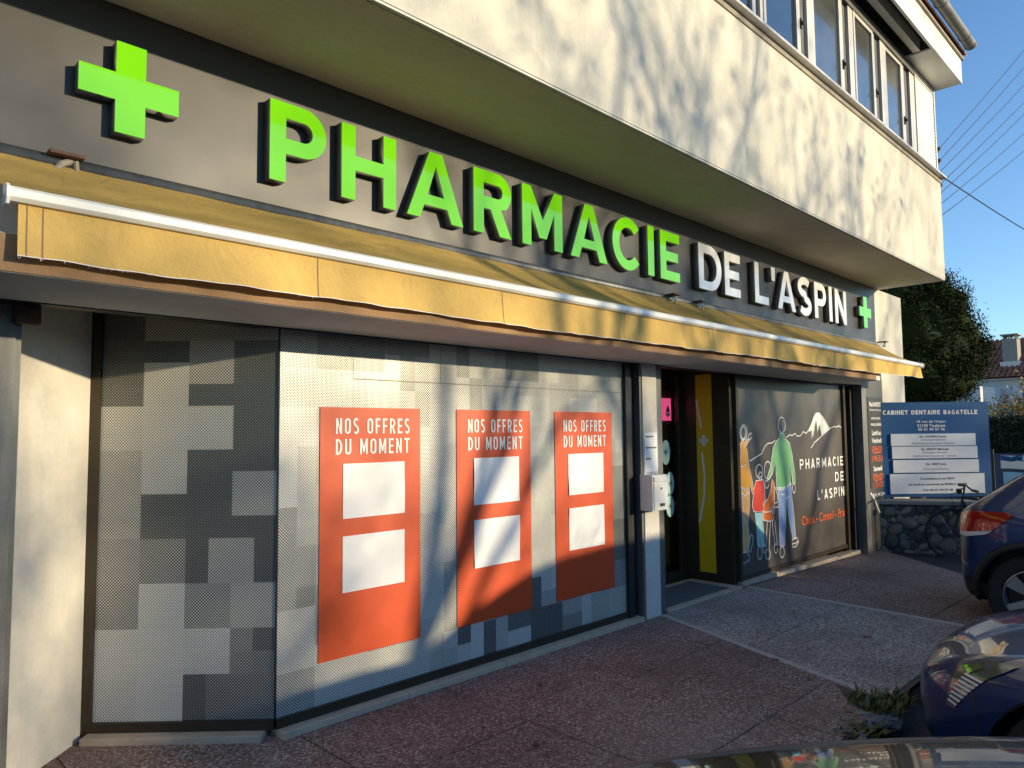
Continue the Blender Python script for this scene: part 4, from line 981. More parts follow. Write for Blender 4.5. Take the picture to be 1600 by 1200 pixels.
b = MB(); b.box(-.05,.31,-3.4,.05,.542,.60); b.build('coping', MT['cap'], SWL, bevel=.012)
rs = random.Random(11)
meshes = []
for k in range(9):
    bm = bmesh.new(); bmesh.ops.create_icosphere(bm, subdivisions=2, radius=1)
    sd = [Vector((rs.uniform(-1,1),rs.uniform(-1,1),rs.uniform(-1,1))) for _ in range(5)]
    for v in bm.verts:
        d = v.co.normalized(); v.co *= 1+.10*sum(math.sin(3*d.dot(s)+i) for i,s in enumerate(sd))/2
    m = bpy.data.meshes.new('stone'); bm.to_mesh(m); bm.free()
    for p in m.polygons: p.use_smooth = True
    m.materials.append(MT['stone%d' % (k%3+1)]); meshes.append(m)
placed = []
for att in range(9000):
    r = rs.uniform(.075,.12) if att < 1500 else rs.uniform(.04,.075) if att < 5000 else rs.uniform(.022,.042)
    asp = rs.uniform(.5,1.0); y, z = rs.uniform(-2.6,.0), rs.uniform(-.14,.525)
    if z+r*asp > .545: continue
    if all(math.hypot((y-a)/1.0,(z-c)*1.15) > (r+q)*.76 for a,c,q in placed): placed.append((y,z,r))
    else: continue
    o = bpy.data.objects.new('stone', rs.choice(meshes)); COL.objects.link(o); o.parent = SWL
    o.location = (0, y, z); o.scale = (r*.45, r, r*asp); o.rotation_euler = (rs.uniform(-1.3,1.3),0,0)
    if len(placed) > 280: break
# ============================================================ cars
def car_body(st, arches, ar):
    """st: stations (y, half width, z bottom, z shoulder, z top, top half width); local +y is the front"""
    V = []; n = 10
    for y,w,zb,zs,zt,wt in st:
        e = .015+.15*(zt-zs)
        half_ = [(0,zb),(.80*w,zb),(.955*w,zb+.06),(w,zb+.5*(zs-zb)),(.992*w,zs-.09),(.955*w,zs),(wt,zt-e),(.86*wt,zt-.022),(.45*wt,zt-.004),(0,zt)]
        V.append([(x,y,z) for x,z in half_])
    vs = []; fs = []; idx = {}
    for i, ring in enumerate(V):
        full = ring + [(-x,y,z) for x,y,z in ring[-2:0:-1]]
        for k, p in enumerate(full): idx[i,k] = len(vs); vs.append(p)
    m = 2*n-2
    for i in range(len(V)-1):
        for k in range(m): fs.append((idx[i,k],idx[i,(k+1)%m],idx[i+1,(k+1)%m],idx[i+1,k]))
    for i in (0,len(V)-1):
        for k in range(n-1):   # quads across
            a,b_,c_,d_ = idx[i,k],idx[i,k+1],idx[i,(m-k-1)%m],idx[i,(m-k)%m]
            q = []
            for t in (a,b_,c_,d_):
                if t not in q: q.append(t)
            if len(q) > 2: fs.append(tuple(q))
    mb_ = MB(); mb_.add(vs, fs); me = mb_.mesh('body')
    bm = bmesh.new(); bm.from_mesh(me); bmesh.ops.recalc_face_normals(bm, faces=bm.faces); bm.to_mesh(me); bm.free()
    o = bpy.data.objects.new('tmp', me); COL.objects.link(o)
    s = o.modifiers.new('s','SUBSURF'); s.levels = 3; s.render_levels = 3
    cut = []
    for y, z in arches:
        c_ = MB(); c_.tube([(-2,y,z),(2,y,z)], ar, 40); co = bpy.data.objects.new('cut', c_.mesh('c')); COL.objects.link(co)
        bm = bmesh.new(); bm.from_mesh(co.data); bmesh.ops.recalc_face_normals(bm, faces=bm.faces); bm.to_mesh(co.data); bm.free()
        md = o.modifiers.new('b','BOOLEAN'); md.operation = 'DIFFERENCE'; md.object = co; md.solver = 'EXACT'; cut.append(co)
    bpy.context.view_layer.update()
    dg = bpy.context.evaluated_depsgraph_get()
    fin = bpy.data.meshes.new_from_object(o.evaluated_get(dg))
    # solid version without arches for draping parts
    for md in list(o.modifiers)[1:]: o.modifiers.remove(md)
    bpy.context.view_layer.update()
    full = bpy.data.meshes.new_from_object(o.evaluated_get(bpy.context.evaluated_depsgraph_get()))
    bm = bmesh.new(); bm.from_mesh(full); bvh = BVHTree.FromBMesh(bm); bm.free()
    for c_ in cut: bpy.data.objects.remove(c_)
    bpy.data.objects.remove(o)
    for p in fin.polygons: p.use_smooth = True
    fin.set_sharp_from_angle(angle=math.radians(50))
    return fin, bvh
def drape(bvh, pts, d, name, m, parent, off=.004, step=.05):
    """cut a patch of the outline pts (3D, seen along d) out of the body's surface"""
    d = Vector(d).normalized(); u = d.cross(Vector((0,0,1))).normalized(); v = u.cross(d)
    P2 = [Vector((Vector(p).dot(u), Vector(p).dot(v))) for p in pts]
    bd = []
    for i in range(len(P2)):
        a, b_ = P2[i], P2[(i+1)%len(P2)]; k = max(1,int((b_-a).length/step))
        bd += [a.lerp(b_, j/k) for j in range(k)]
    x0,x1 = min(p.x for p in bd),max(p.x for p in bd); y0,y1 = min(p.y for p in bd),max(p.y for p in bd)
    def inside(p):
        c_ = False; n = len(bd)
        for i in range(n):
            a, b_ = bd[i], bd[i-1]
            if (a.y>p.y) != (b_.y>p.y) and p.x < (b_.x-a.x)*(p.y-a.y)/(b_.y-a.y)+a.x: c_ = not c_
        return c_
    ins = []
    x = x0+step/2
    while x < x1:
        y = y0+step/2
        while y < y1:
            p = Vector((x,y))
            if inside(p) and min((p-q).length for q in bd) > step*.4: ins.append(p)
            y += step
        x += step
    nb = len(bd)
    r = geometry.delaunay_2d_cdt(bd+ins, [(i,(i+1)%nb) for i in range(nb)], [], 1, 1e-6)
    vs = []
    for p in r[0]:
        o = u*p.x+v*p.y - d*6
        h = bvh.ray_cast(o, d)
        if h[0] is None: h = bvh.find_nearest(o+d*5.2)
        nn = h[1] if h[1].dot(d) < 0 else -h[1]
        vs.append(h[0]+nn*off)
    b = MB(); b.add(vs, [tuple(f) for f in r[2]])
    me = b.mesh(name, True)
    bm = bmesh.new(); bm.from_mesh(me)
    bm.normal_update()
    if sum(f.normal.dot(d) for f in bm.faces) > 0: bmesh.ops.reverse_faces(bm, faces=bm.faces)
    bm.to_mesh(me); bm.free()
    return obj(name, me, m, parent)
def wheel(parent, x, y, r, wdt, rimmat, spokes=5):
    s = -1 if x < 0 else 1
    fr = lambda a,c,h: Vector((x+s*h, y+a, r+c))
    t = MB(); t.lathe([(r*.62,.0),(r*.70,.012),(r*.93,.004),(r*.985,-.02),(r,-.05),(r,-wdt+.04),(r*.97,-wdt+.01),(r*.66,-wdt)], 44, fr)
    for k in range(60):
        a = 2*PI*k/60; t.add([fr(math.cos(a+q)*r*1.004, math.sin(a+q)*r*1.004, h) for q,h in ((0,-.03),(.05,-.03),(.07,-wdt/2),(.02,-wdt/2))],[(0,1,2,3)])
    o = t.build('wheel', MT['rubber'], parent, smooth=35)
    q = MB(); q.lathe([(r*.655,.004),(r*.63,.008),(r*.61,-.01),(r*.59,-.05)], 44, fr); q.lathe([(.0001,-.004),(.035,-.004),(.045,-.02)], 20, fr)
    for k in range(spokes):
        for dk in (-.13,.13):
            a = 2*PI*k/spokes+dk; ca, sa = math.cos(a), math.sin(a); ta, tb = (-sa, ca), None
            wi, wo_ = .018, .030
            p = lambda rr, ww, h: fr(ca*rr-sa*ww, sa*rr+ca*ww, h)
            q.add([p(.03,-wi,-.012),p(.03,wi,-.012),p(r*.62,wo_,-.004),p(r*.62,-wo_,-.004),p(.03,-wi,-.045),p(.03,wi,-.045),p(r*.62,wo_,-.03),p(r*.62,-wo_,-.03)],[(0,1,2,3),(0,4,5,1),(1,5,6,2),(2,6,7,3),(3,7,4,0)])
    q.build('rim', MT['rim'], o, smooth=30)
    q = MB(); q.lathe([(.0001,-.08),(r*.6,-.08)], 30, fr); q.build('brake_disc', MT['rim_black'], o)
def car(name, label, loc, yaw, paint, st, wheels, r, ar, trim=True, zg=-.125, spokes=5):
    t = thing(name, label, 'car', (loc[0],loc[1],zg), None, True, yaw)
    fin, bvh = car_body(st, [(y,r) for y in wheels], ar)
    obj('body', fin, MT[paint], t)
    W = max(s[1] for s in st)
    for y in wheels:
        for s in (-1,1):
            wheel(t, s*(W-.03), y, r, .21, 'rim', spokes)
            # arch liner and lip
            l = MB(); n = 22; x0, x1 = s*(W-.30), s*(W-.035)
            ring = [(y+(ar-.004)*math.cos(PI*1.12*i/n-PI*.06), r+(ar-.004)*math.sin(PI*1.12*i/n-PI*.06)) for i in range(n+1)]
            l.add([(x0,a,c) for a,c in ring]+[(x1,a,c) for a,c in ring],[(i,i+1,n+2+i,n+1+i) for i in range(n)])
            l.add([(x0,a,c) for a,c in ring],[tuple(range(n+1))])
            l.build('arch_liner', MT['plastic'], t, fix=False)
            if trim:
                l = MB(); pth = []
                for i in range(n+1):
                    a_ = PI*1.10*i/n-PI*.05; yy_, zz_ = y+(ar+.025)*math.cos(a_), r+(ar+.025)*math.sin(a_)
                    h = bvh.ray_cast(Vector((s*4,yy_,zz_)), Vector((-s,0,0))); 
                    pth.append(h[0] if h[0] else Vector((s*W,yy_,zz_)))
                l.tube(pth, .032, 8); l.build('arch_trim', MT['plastic'], t, smooth=True)
    return t, bvh
# --- navy compact SUV, tail towards the facade
ST = [(-2.13,.40,.40,.70,.84,.34),(-2.11,.62,.30,.84,1.00,.52),(-2.03,.80,.24,.96,1.06,.66),(-1.90,.87,.22,1.02,1.14,.68),(-1.62,.90,.22,1.03,1.36,.66),(-1.30,.91,.22,1.02,1.54,.65),(-.6,.91,.22,1.0,1.60,.66),(.15,.91,.22,.98,1.58,.66),(.55,.91,.22,.97,1.42,.68),(.98,.90,.22,.96,1.10,.74),(1.25,.89,.22,.94,1.04,.76),(1.75,.86,.22,.88,.97,.72),(2.02,.76,.22,.78,.88,.62),(2.12,.60,.28,.66,.76,.50),(2.15,.40,.36,.58,.66,.34)]
suv, bv = car('parked_suv', 'dark blue SUV parked tail-first beside the bicycle, rear light showing', (8.0,-.30,0), PI, 'paint_suv', ST, (-1.52,1.24), .345, .40)
for s in (-1,1):
    P = lambda *a: [(s*.9,y,z) for y,z in a]
    dr = (-s,0,0)
    w1 = drape(bv, P((.62,1.02),(.38,1.40),(.05,1.50),(-.32,1.52),(-.34,1.03)), dr, 'side_window', MT['car_glass'], suv)
    drape(bv, P((-.42,1.03),(-.40,1.52),(-1.0,1.49),(-1.12,1.08)), dr, 'side_window', MT['car_glass'], suv)
    drape(bv, P((-1.18,1.09),(-1.08,1.46),(-1.32,1.40),(-1.62,1.17)), dr, 'side_window', MT['car_glass'], suv)
    for yy_ in (.62,-.38,-1.12): drape(bv, P((yy_,.36),(yy_+.008,.36),(yy_+.008,1.0),(yy_,1.0)), dr, 'door_gap', MT['plastic'], suv, .002)
    for yy_ in (-.15,-1.0): drape(bv, P((yy_,.86),(yy_+.18,.86),(yy_+.18,.89),(yy_,.89)), dr, 'handle', MT['paint_suv'], suv, .03)
    drape(bv, P((-1.0,.24),(.82,.24),(.82,.36),(-1.0,.36)), dr, 'sill_trim', MT['plastic'], suv, .008)
    dg_ = Vector((-s*.75,.66,0))
    drape(bv, [(s*.78,-2.02,.83),(s*.60,-2.1,.85),(s*.60,-2.1,.97),(s*.80,-1.98,1.005),(s*.88,-1.72,1.015),(s*.885,-1.66,.99),(s*.87,-1.80,.86)], dg_, 'tail_light', MT['red_lens'], suv, .012, .03)
    drape(bv, [(s*.80,-1.99,.795),(s*.70,-2.07,.80),(s*.70,-2.07,.845),(s*.80,-1.99,.85),(s*.87,-1.80,.86),(s*.865,-1.84,.83)], dg_, 'reversing_light', MT['plate'], suv, .011, .03)
    drape(bv, [(s*.88,-1.78,.30),(s*.75,-2.05,.30),(s*.75,-2.05,.46),(s*.88,-1.78,.40)], dg_, 'bumper_trim', MT['plastic'], suv, .01, .05)
    m_ = MB(); m_.box(s*.92,s*1.08,.50,.58,1.0,1.12); m_.build('mirror', MT['paint_suv'], suv, bevel=.02)
drape(bv, [(-.56,-2,1.06),(.56,-2,1.06),(.50,-2,1.42),(-.50,-2,1.42)], (0,1,-.45), 'rear_window', MT['car_glass'], suv, .004)
drape(bv, [(-.62,1,1.08),(.62,1,1.08),(.55,.3,1.48),(-.55,.3,1.48)], (0,-1,-.5), 'windscreen', MT['car_glass'], suv, .004)
drape(bv, [(-.26,-2.1,.62),(.26,-2.1,.62),(.26,-2.1,.74),(-.26,-2.1,.74)], (0,1,0), 'number_plate', MT['plate'], suv, .006)
# --- deep blue hatchback, nose towards the facade
HT = [(-2.0,.45,.40,.70,.80,.36),(-1.96,.66,.28,.84,.96,.52),(-1.86,.82,.20,.92,1.10,.60),(-1.5,.87,.18,.94,1.36,.60),(-.9,.885,.18,.93,1.46,.60),(-.2,.885,.18,.91,1.45,.60),(.25,.885,.18,.89,1.30,.62),(.72,.88,.18,.84,.925,.70),(1.05,.875,.18,.79,.86,.72),(1.45,.85,.18,.74,.81,.70),(1.76,.79,.19,.67,.745,.64),(1.92,.68,.22,.60,.67,.52),(1.99,.46,.30,.56,.61,.36),(2.0,.28,.38,.52,.56,.22)]
hat, bh = car('parked_hatchback', 'deep blue hatchback parked nose-in, headlight towards the broken kerb', (4.66,-.62,0), math.radians(3), 'paint_hatch', HT, (-1.3,1.27), .31, .365, trim=False, zg=-.165)
hat.scale = (.94,.94,.94)
for s in (-1,1):
    P = lambda *a: [(s*.9,y,z) for y,z in a]; dr = (-s,0,0)
    drape(bh, P((.42,.93),(.12,1.26),(-.30,1.36),(-.40,1.36),(-.42,.95)), dr, 'side_window', MT['car_glass'], hat)
    drape(bh, P((-.50,.95),(-.48,1.36),(-1.05,1.32),(-1.35,1.05),(-1.3,.98)), dr, 'side_window', MT['car_glass'], hat)
    for yy_ in (.60,-.46): drape(bh, P((yy_,.30),(yy_+.008,.30),(yy_+.008,.90),(yy_,.90)), dr, 'door_gap', MT['plastic'], hat, .002)
    drape(bh, P((-.2,.78),(-.02,.78),(-.02,.81),(-.2,.81)), dr, 'handle', MT['paint_hatch'], hat, .03)
    dg_ = Vector((-s*.9,-.38,-.22))
    # headlamp: swept lens with a ribbed lower corner
    L_ = [(s*x,y,z) for x,y,z in ((.678,1.734,.697),(.685,1.621,.734),(.745,1.485,.748),(.775,1.545,.714),(.785,1.62,.670),(.785,1.691,.600),(.770,1.758,.505),(.748,1.797,.510),(.745,1.776,.583))]
    hl = drape(bh, L_, dg_, 'headlight', MT['clear_lens'], hat, .008, .025)
    oe = [Vector((s*.770,1.752,.515)),Vector((s*.783,1.688,.598)),Vector((s*.782,1.62,.664))]
    ie = [Vector((s*.750,1.785,.530)),Vector((s*.742,1.748,.610)),Vector((s*.715,1.69,.672))]
    def along(q, t): t *= 2; i = min(1,int(t)); return q[i].lerp(q[i+1], t-i)
    for k in range(8):
        t0, t1 = k/8+.02, k/8+.075
        drape(bh, [along(oe,t0),along(oe,t1),along(ie,t1),along(ie,t0)], dg_, 'lamp_rib', MT['paper'], hl, .012, .03)
    drape(bh, [(s*.695,1.715,.690),(s*.690,1.66,.712),(s*.735,1.63,.705),(s*.735,1.69,.668)], dg_, 'lamp_lens', MT['chrome'], hl, .013, .02)
    drape(bh, P((1.66,.30),(1.668,.30),(1.675,.66),(1.667,.66)), dr, 'bumper_gap', MT['plastic'], hat, .002)
    m_ = MB(); m_.box(s*.90,s*1.04,.40,.48,.90,1.02); m_.build('mirror', MT['paint_hatch'], hat, bevel=.02)
drape(bh, [(-.60,1,.98),(.60,1,.98),(.52,0,1.36),(-.52,0,1.36)], (0,-1,-.5), 'windscreen', MT['car_glass'], hat, .004)
drape(bh, [(-.52,-2,1.0),(.52,-2,1.0),(.46,-2,1.34),(-.46,-2,1.34)], (0,1,-.3), 'rear_window', MT['car_glass'], hat, .004)
drape(bh, [(-.48,2,.34),(.48,2,.34),(.42,2,.44),(-.42,2,.44)], (0,-1,0), 'grille', MT['plastic'], hat, .004)
drape(bh, [(-.26,2,.45),(.26,2,.45),(.26,2,.54),(-.26,2,.54)], (0,-1,0), 'number_plate', MT['plate'], hat, .008)
for s in (-1,1): drape(bh, [(s*.72,1.62,.86),(s*.705,1.62,.86),(s*.705,.9,.95),(s*.72,.9,.95)], (0,0,-1), 'bonnet_gap', MT['plastic'], hat, .002)
# --- black car right under the viewer: its bonnet mirrors the shop front
BT = [(-2.2,.45,.42,.72,.82,.36),(-2.15,.66,.30,.88,1.0,.52),(-2.05,.82,.24,.98,1.14,.62),(-1.6,.88,.22,1.02,1.42,.62),(-.9,.90,.22,1.02,1.52,.62),(-.2,.90,.22,1.0,1.50,.62),(.25,.90,.22,.99,1.36,.64),(.78,.90,.22,.99,1.11,.72),(1.05,.895,.22,.97,1.075,.74),(1.40,.88,.22,.93,1.045,.73),(1.72,.85,.22,.86,.985,.70),(1.95,.78,.23,.78,.90,.62),(2.10,.64,.26,.68,.78,.50),(2.17,.45,.34,.60,.66,.36)]
blk, bb_ = car('black_car', 'glossy black car bonnet in the foreground mirroring the shop front', (2.01-math.cos(math.radians(54))*2.17, 1.075-math.sin(math.radians(54))*2.17, 0), math.radians(54-90), 'paint_black', BT, (-1.35,1.30), .33, .39, trim=False, zg=-.12)
for s in (-1,1):
    P = lambda *a: [(s*.9,y,z) for y,z in a]; dr = (-s,0,0)
    drape(bb_, P((.42,1.04),(.12,1.32),(-.35,1.42),(-.40,1.42),(-.42,1.05)), dr, 'side_window', MT['car_glass'], blk)
    drape(bb_, P((-.50,1.05),(-.48,1.42),(-1.1,1.38),(-1.4,1.14),(-1.3,1.08)), dr, 'side_window', MT['car_glass'], blk)
    drape(bb_, [(s*.82,1.62,.80),(s*.70,1.92,.70),(s*.52,2.06,.66),(s*.52,2.06,.73),(s*.68,1.92,.80),(s*.80,1.62,.86)], Vector((-s*.7,-.7,0)), 'headlight', MT['clear_lens'], blk, .006, .04)
    drape(bb_, [(s*.74,1.70,.95),(s*.728,1.70,.95),(s*.728,.95,1.05),(s*.74,.95,1.05)], (0,0,-1), 'bonnet_gap', MT['plastic'], blk, .002)
drape(bb_, [(-.60,1,1.08),(.60,1,1.08),(.52,0,1.42),(-.52,0,1.42)], (0,-1,-.5), 'windscreen', MT['car_glass'], blk, .004)
drape(bb_, [(-.5,2.2,.36),(.5,2.2,.36),(.44,2.2,.50),(-.44,2.2,.50)], (0,-1,0), 'grille', MT['plastic'], blk, .004)
# --- tall van parked across, out of the picture; its roof shades the lower shop window
VT = [(-1.9,.70,.40,1.3,2.0,.66),(-1.88,.90,.26,1.4,2.38,.80),(-1.6,.96,.24,1.4,2.44,.82),(-.8,.97,.24,1.4,2.45,.82),(0,.97,.24,1.4,2.43,.82),(.55,.97,.24,1.38,2.32,.80),(1.0,.97,.24,1.34,2.10,.76),(1.55,.96,.24,1.28,1.62,.74),(2.0,.94,.24,1.12,1.32,.72),(2.4,.86,.26,.90,1.05,.62),(2.5,.60,.34,.70,.82,.45)]
van, bva = car('parked_van', 'silver grey van parked further out on the forecourt', (8.05,-4.15,0), PI/2, 'paint_van', VT, (-1.2,1.6), .34, .40, trim=False, zg=-.19)
for s in (-1,1):
    drape(bva, [(s*.97,y,z) for y,z in ((1.45,1.36),(1.0,1.88),(.45,1.95),(.42,1.38))], (-s,0,0), 'side_window', MT['car_glass'], van)
drape(bva, [(-.66,1.6,1.5),(.66,1.6,1.5),(.6,1,2.05),(-.6,1,2.05)], (0,-1,-.4), 'windscreen', MT['car_glass'], van)
# ============================================================ bicycle leaning by the cobble wall
bk = thing('bicycle', 'black city bicycle standing against the cobble wall behind the blue SUV', 'bicycle', (11.31,2.32,-.125), None, True, .489)
def bwheel(cy):
    cz = -.075+.325; fr = lambda a,c,h: Vector((10.12+h, cy+a, cz+c))
    t = MB(); t.lathe([((.325+.013*math.cos(2*PI*i/8)), .013*math.sin(2*PI*i/8)) for i in range(9)], 40, fr); o = t.build('wheel', MT['rubber'], bk, smooth=True)
    t = MB(); t.lathe([(.305,-.011),(.295,-.011),(.295,.011),(.305,.011)], 40, fr); t.build('rim', MT['chrome'], o)
    for k in range(24):
        a = 2*PI*k/24; h = .02 if k%2 else -.02
        t = MB(); t.tube([fr(.02*math.cos(a+.5),.02*math.sin(a+.5),h), fr(.298*math.cos(a),.298*math.sin(a),0)], .0016, 4, False); t.build('spoke', MT['chrome'], o)
    t = MB(); t.lathe([(.0001,-.035),(.018,-.035),(.018,.035),(.0001,.035)], 12, fr); t.build('hub', MT['chrome'], o)
bwheel(2.42); bwheel(1.38)
def bt(pts, r, name, mk='black'):
    t = MB(); t.tube(pts, r, 8); return t.build(name, MT[mk], bk, smooth=40)
X_ = 10.12
bt([(X_,2.42,.25),(X_,2.34,.50),(X_,2.27,.78)], .013, 'fork'); bt([(X_,2.27,.78),(X_,2.25,.90)], .012, 'stem')
bt([(X_,2.29,.70),(X_,1.92,.20)], .017, 'down_tube', 'plastic'); bt([(X_,2.28,.74),(X_,1.80,.68)], .015, 'top_tube', 'plastic'); bt([(X_,1.92,.20),(X_,1.78,.78)], .015, 'seat_tube', 'plastic')
bt([(X_,1.92,.20),(X_,1.38,.25)], .010, 'chain_stay'); bt([(X_,1.80,.66),(X_,1.38,.25)], .009, 'seat_stay')
bt([(X_-.28,2.24,.86),(X_-.25,2.28,.90),(X_-.06,2.24,.905),(X_+.06,2.24,.905),(X_+.15,2.28,.90)], .011, 'handlebar')
for s in (-1,1): bt([(X_+s*(.28 if s<0 else .15),2.28 if s>0 else 2.24,.86 if s<0 else .90),(X_+s*(.37 if s<0 else .2),2.20,.85 if s<0 else .89)], .017, 'grip', 'plastic')
bt([(X_-.22,2.30,.89),(X_-.20,2.36,.86)], .006, 'brake_lever'); bt([(X_-.05,2.25,.90),(X_-.10,2.45,.78),(X_,2.36,.52)], .004, 'cable')
t = MB(); t.box(X_-.03,X_+.03,2.29,2.35,.80,.86); t.build('lamp', MT['plastic'], bk, bevel=.01)
sd_ = MB(); sd_.prism([(1.62,.80),(1.66,.85),(1.80,.835),(1.94,.825),(1.95,.81),(1.80,.80)], (.14,0,0), lambda a,c:(X_-.07,a,c)); sd_.build('saddle', MT['plastic'], bk, bevel=.012)
bt([(X_,2.70,.30),(X_,2.66,.46),(X_,2.54,.57),(X_,2.40,.60),(X_,2.26,.55)], .012, 'mudguard')
bt([(X_-.06,1.92,.20),(X_-.06,2.0,.06)], .009, 'crank'); t = MB(); t.box(X_-.14,X_-.06,1.97,2.05,.045,.065); t.build('pedal', MT['plastic'], bk)
bt([(X_+.05,1.6,.22),(X_+.14,1.55,-.10)], .008, 'kickstand')
for o in [o for o in COL.objects if o.parent == bk or (o.parent and o.parent.parent == bk)]:
    o.data.transform(Matrix.Translation((-10.12,-1.9,.05)))
# ============================================================ background
def leaf_cloud(mb_, pts, size, rr, flat=.0):
    for p in pts:
        n = Vector((rr.gauss(0,1),rr.gauss(0,1),rr.gauss(0,1))); n = n.normalized() if n.length else Vector((0,0,1))
        a = n.orthogonal().normalized(); b_ = n.cross(a); an = rr.uniform(0,6.28)
        a, b_ = a*math.cos(an)+b_*math.sin(an), b_*math.cos(an)-a*math.sin(an); s = size*rr.uniform(.5,1.4)
        mb_.add([p-a*s, p-b_*s*.42, p+a*s, p+b_*s*.42], [(0,1,2,3)])
def branch_tree(root, h, spread, seed, leaves, leafsize, mk, trunk_r, lean=(0,0), levels=4, first=.35, crown=None, leaf_mat=None):
    rr = random.Random(seed); T = MB(); tips = []
    def grow(p, d, ln, r, lv):
        n = 4; path = [p]; q = p; dd = d
        for i in range(n):
            dd = (dd + Vector((rr.gauss(0,.10),rr.gauss(0,.10),rr.gauss(.03,.07)))).normalized(); q = q+dd*(ln/n); path.append(q)
        T.tube(path, [r*(1-.55*i/n) for i in range(n+1)], 6 if lv < 2 else 4, False)
        if lv >= levels:
            tips.append((path[-1],ln)); tips.append((path[-2],ln)); return
        k = rr.choice((2,3,3)) if lv else rr.choice((4,5))
        for j in range(k):
            t = rr.uniform(.45,1.0) if j else 1.0
            b0 = path[min(n,max(1,int(t*n)))]
            ax = dd.orthogonal().normalized(); ax.rotate(Matrix.Rotation(rr.uniform(0,2*PI),3,dd))
            nd = dd.copy(); nd.rotate(Matrix.Rotation(rr.uniform(.35,.85)*spread,3,ax)); nd.z += .12; nd.normalize()
            grow(b0, nd, ln*rr.uniform(.60,.80), r*.5*rr.uniform(.8,1.05), lv+1)
    base = Vector(root)
    grow(base, Vector((lean[0],lean[1],1)).normalized(), h*first, trunk_r, 0)
    return T, tips, rr
# dark conifer behind the end pier
rc = random.Random(5)
tr = thing('conifer_tree', 'dense dark green conifer behind the white end pier', 'tree', (16.9,4.75,-.1))
T = MB(); T.tube([(16.75,4.85,-.1),(16.8,4.8,1.2),(16.65,4.95,2.2),(16.6,5.0,3.4)], [.17,.15,.13,.06], 10); T.tube([(16.8,4.8,1.4),(17.1,4.45,2.4),(17.3,4.25,3.2)], [.10,.08,.03], 8); T.build('trunk', MT['bark'], tr, smooth=True)
Lc = MB(); pts = []
lobes = [((16.7,4.95,3.45),1.1,1.35),((17.0,4.55,3.4),.9,1.1),((16.95,4.5,4.15),.66,.72),((16.5,5.25,4.0),.85,.95),((17.2,4.3,3.1),.70,.75),((16.85,4.65,3.6),.9,1.1),((16.5,5.0,2.75),1.0,.75),((16.9,4.6,2.55),.9,.55)]
lobes = [((c_[0]+.12,c_[1]-.13,c_[2]),r,h) for c_,r,h in lobes]
sub = []
for (c_,r,h) in lobes:
    for k in range(120):
        d = Vector((rc.gauss(0,1),rc.gauss(0,1),rc.gauss(0,1))).normalized()
        sub.append((Vector(c_)+Vector((d.x*r,d.y*r,d.z*h))*rc.uniform(.55,.97), rc.uniform(.14,.24), d))
for c_, r, d in sub:
    for k in range(120):
        q = Vector((rc.gauss(0,.42),rc.gauss(0,.42),rc.gauss(.1,.6)))*r; pts.append(c_+q+Vector((0,0,.05)))
cc_ = MB()
for (c_,r,h) in lobes:
    bm = bmesh.new(); bmesh.ops.create_icosphere(bm, subdivisions=3, radius=1); bm.verts.ensure_lookup_table()
    vv = [Vector(c_)+Vector((v.co.x*r,v.co.y*r,v.co.z*h))*.74*(1+.12*math.sin(7*v.co.x+5*v.co.z)+.1*math.sin(11*v.co.y)) for v in bm.verts]
    cc_.add(vv, [tuple(v.index for v in f.verts) for f in bm.faces]); bm.free()
cc_.build('crown_core', MT['leaf_con'], tr, smooth=True, fix=False)
leaf_cloud(Lc, pts, .028, rc)
Lc.build('crown', MT['leaf_con'], tr, fix=False)
# far house: white walls, tiled roof, chimney
H = thing('far_house', 'white house with a brown tiled roof and chimney beyond the hedge', 'house', (33,8,-.1))
b = MB(); b.box(32.3,42,-2,8.0,-.1,3.40); b.build('wall', MT['house_wall'], H)
b = MB(); b.prism([(6.2,-.1),(9.6,-.1),(9.6,3.62),(6.2,3.05)], (1.2,0,0), lambda a,c:(31.0,a,c)); b.build('side_wing', MT['house_wall'], H)
b = MB(); b.box(32.24,32.299,5.3,5.9,1.6,2.6); wf = b.build('window', MT['bar'], H); b = MB(); b.add([(32.235,5.36,1.66),(32.235,5.84,1.66),(32.235,5.84,2.54),(32.235,5.36,2.54)],[(0,1,2,3)]); b.build('pane', MT['upper_glass'], wf, fix=False)
# roof slope facing the viewer, laid with half-round tile courses
rfv = MB(); rfv.add([(32.0,-3,3.42),(32.0,8.2,3.42),(36.2,8.2,5.25),(36.2,-3,5.25)],[(0,1,2,3)]); rfo = rfv.build('roof', MT['tile_roof'], H, fix=False)
tl = MB(); nt_c, nt_r = 62, 15
rt_ = random.Random(4)
for i in range(nt_c):
    y = -2.9+11.0*i/nt_c
    for j in range(nt_r):
        a, c_ = j/nt_r, (j+1.12)/nt_r; z = lambda t: 3.44+1.83*t; x = lambda t: 31.95+4.2*t
        w_ = .085; k = rt_.uniform(-.01,.01); up_ = .06
        prof = [(-w_,0),(-w_*.6,.055),(0,.075),(w_*.6,.055),(w_,0)]
        tl.add([(x(a),y+p,z(a)+q+up_+k) for p,q in prof]+[(x(c_),y+p*.85,z(c_)+q*.85+.01) for p,q in prof], [(s,s+1,s+6,s+5) for s in range(4)]+[(4,3,2,1,0)])
stuff(tl.build('roof_tiles', MT['tile_roof'], rfo, fix=False))
b = MB(); b.box(33.0,33.65,5.80,6.28,3.0,5.0); ch = b.build('chimney', MT['brick_grey'], H)
b = MB(); b.box(32.95,33.7,5.75,6.33,5.14,5.19)
for x in (33.03,33.25,33.5):
    for y in (5.83,6.03,6.2): b.box(x,x+.08,y,y+.05,5.001,5.139)
b.build('chimney_cap', MT['brick_grey'], ch)
b = MB(); b.box(32.9,33.72,5.72,6.36,3.6,4.12); b.build('flashing', MT['alu'], ch)
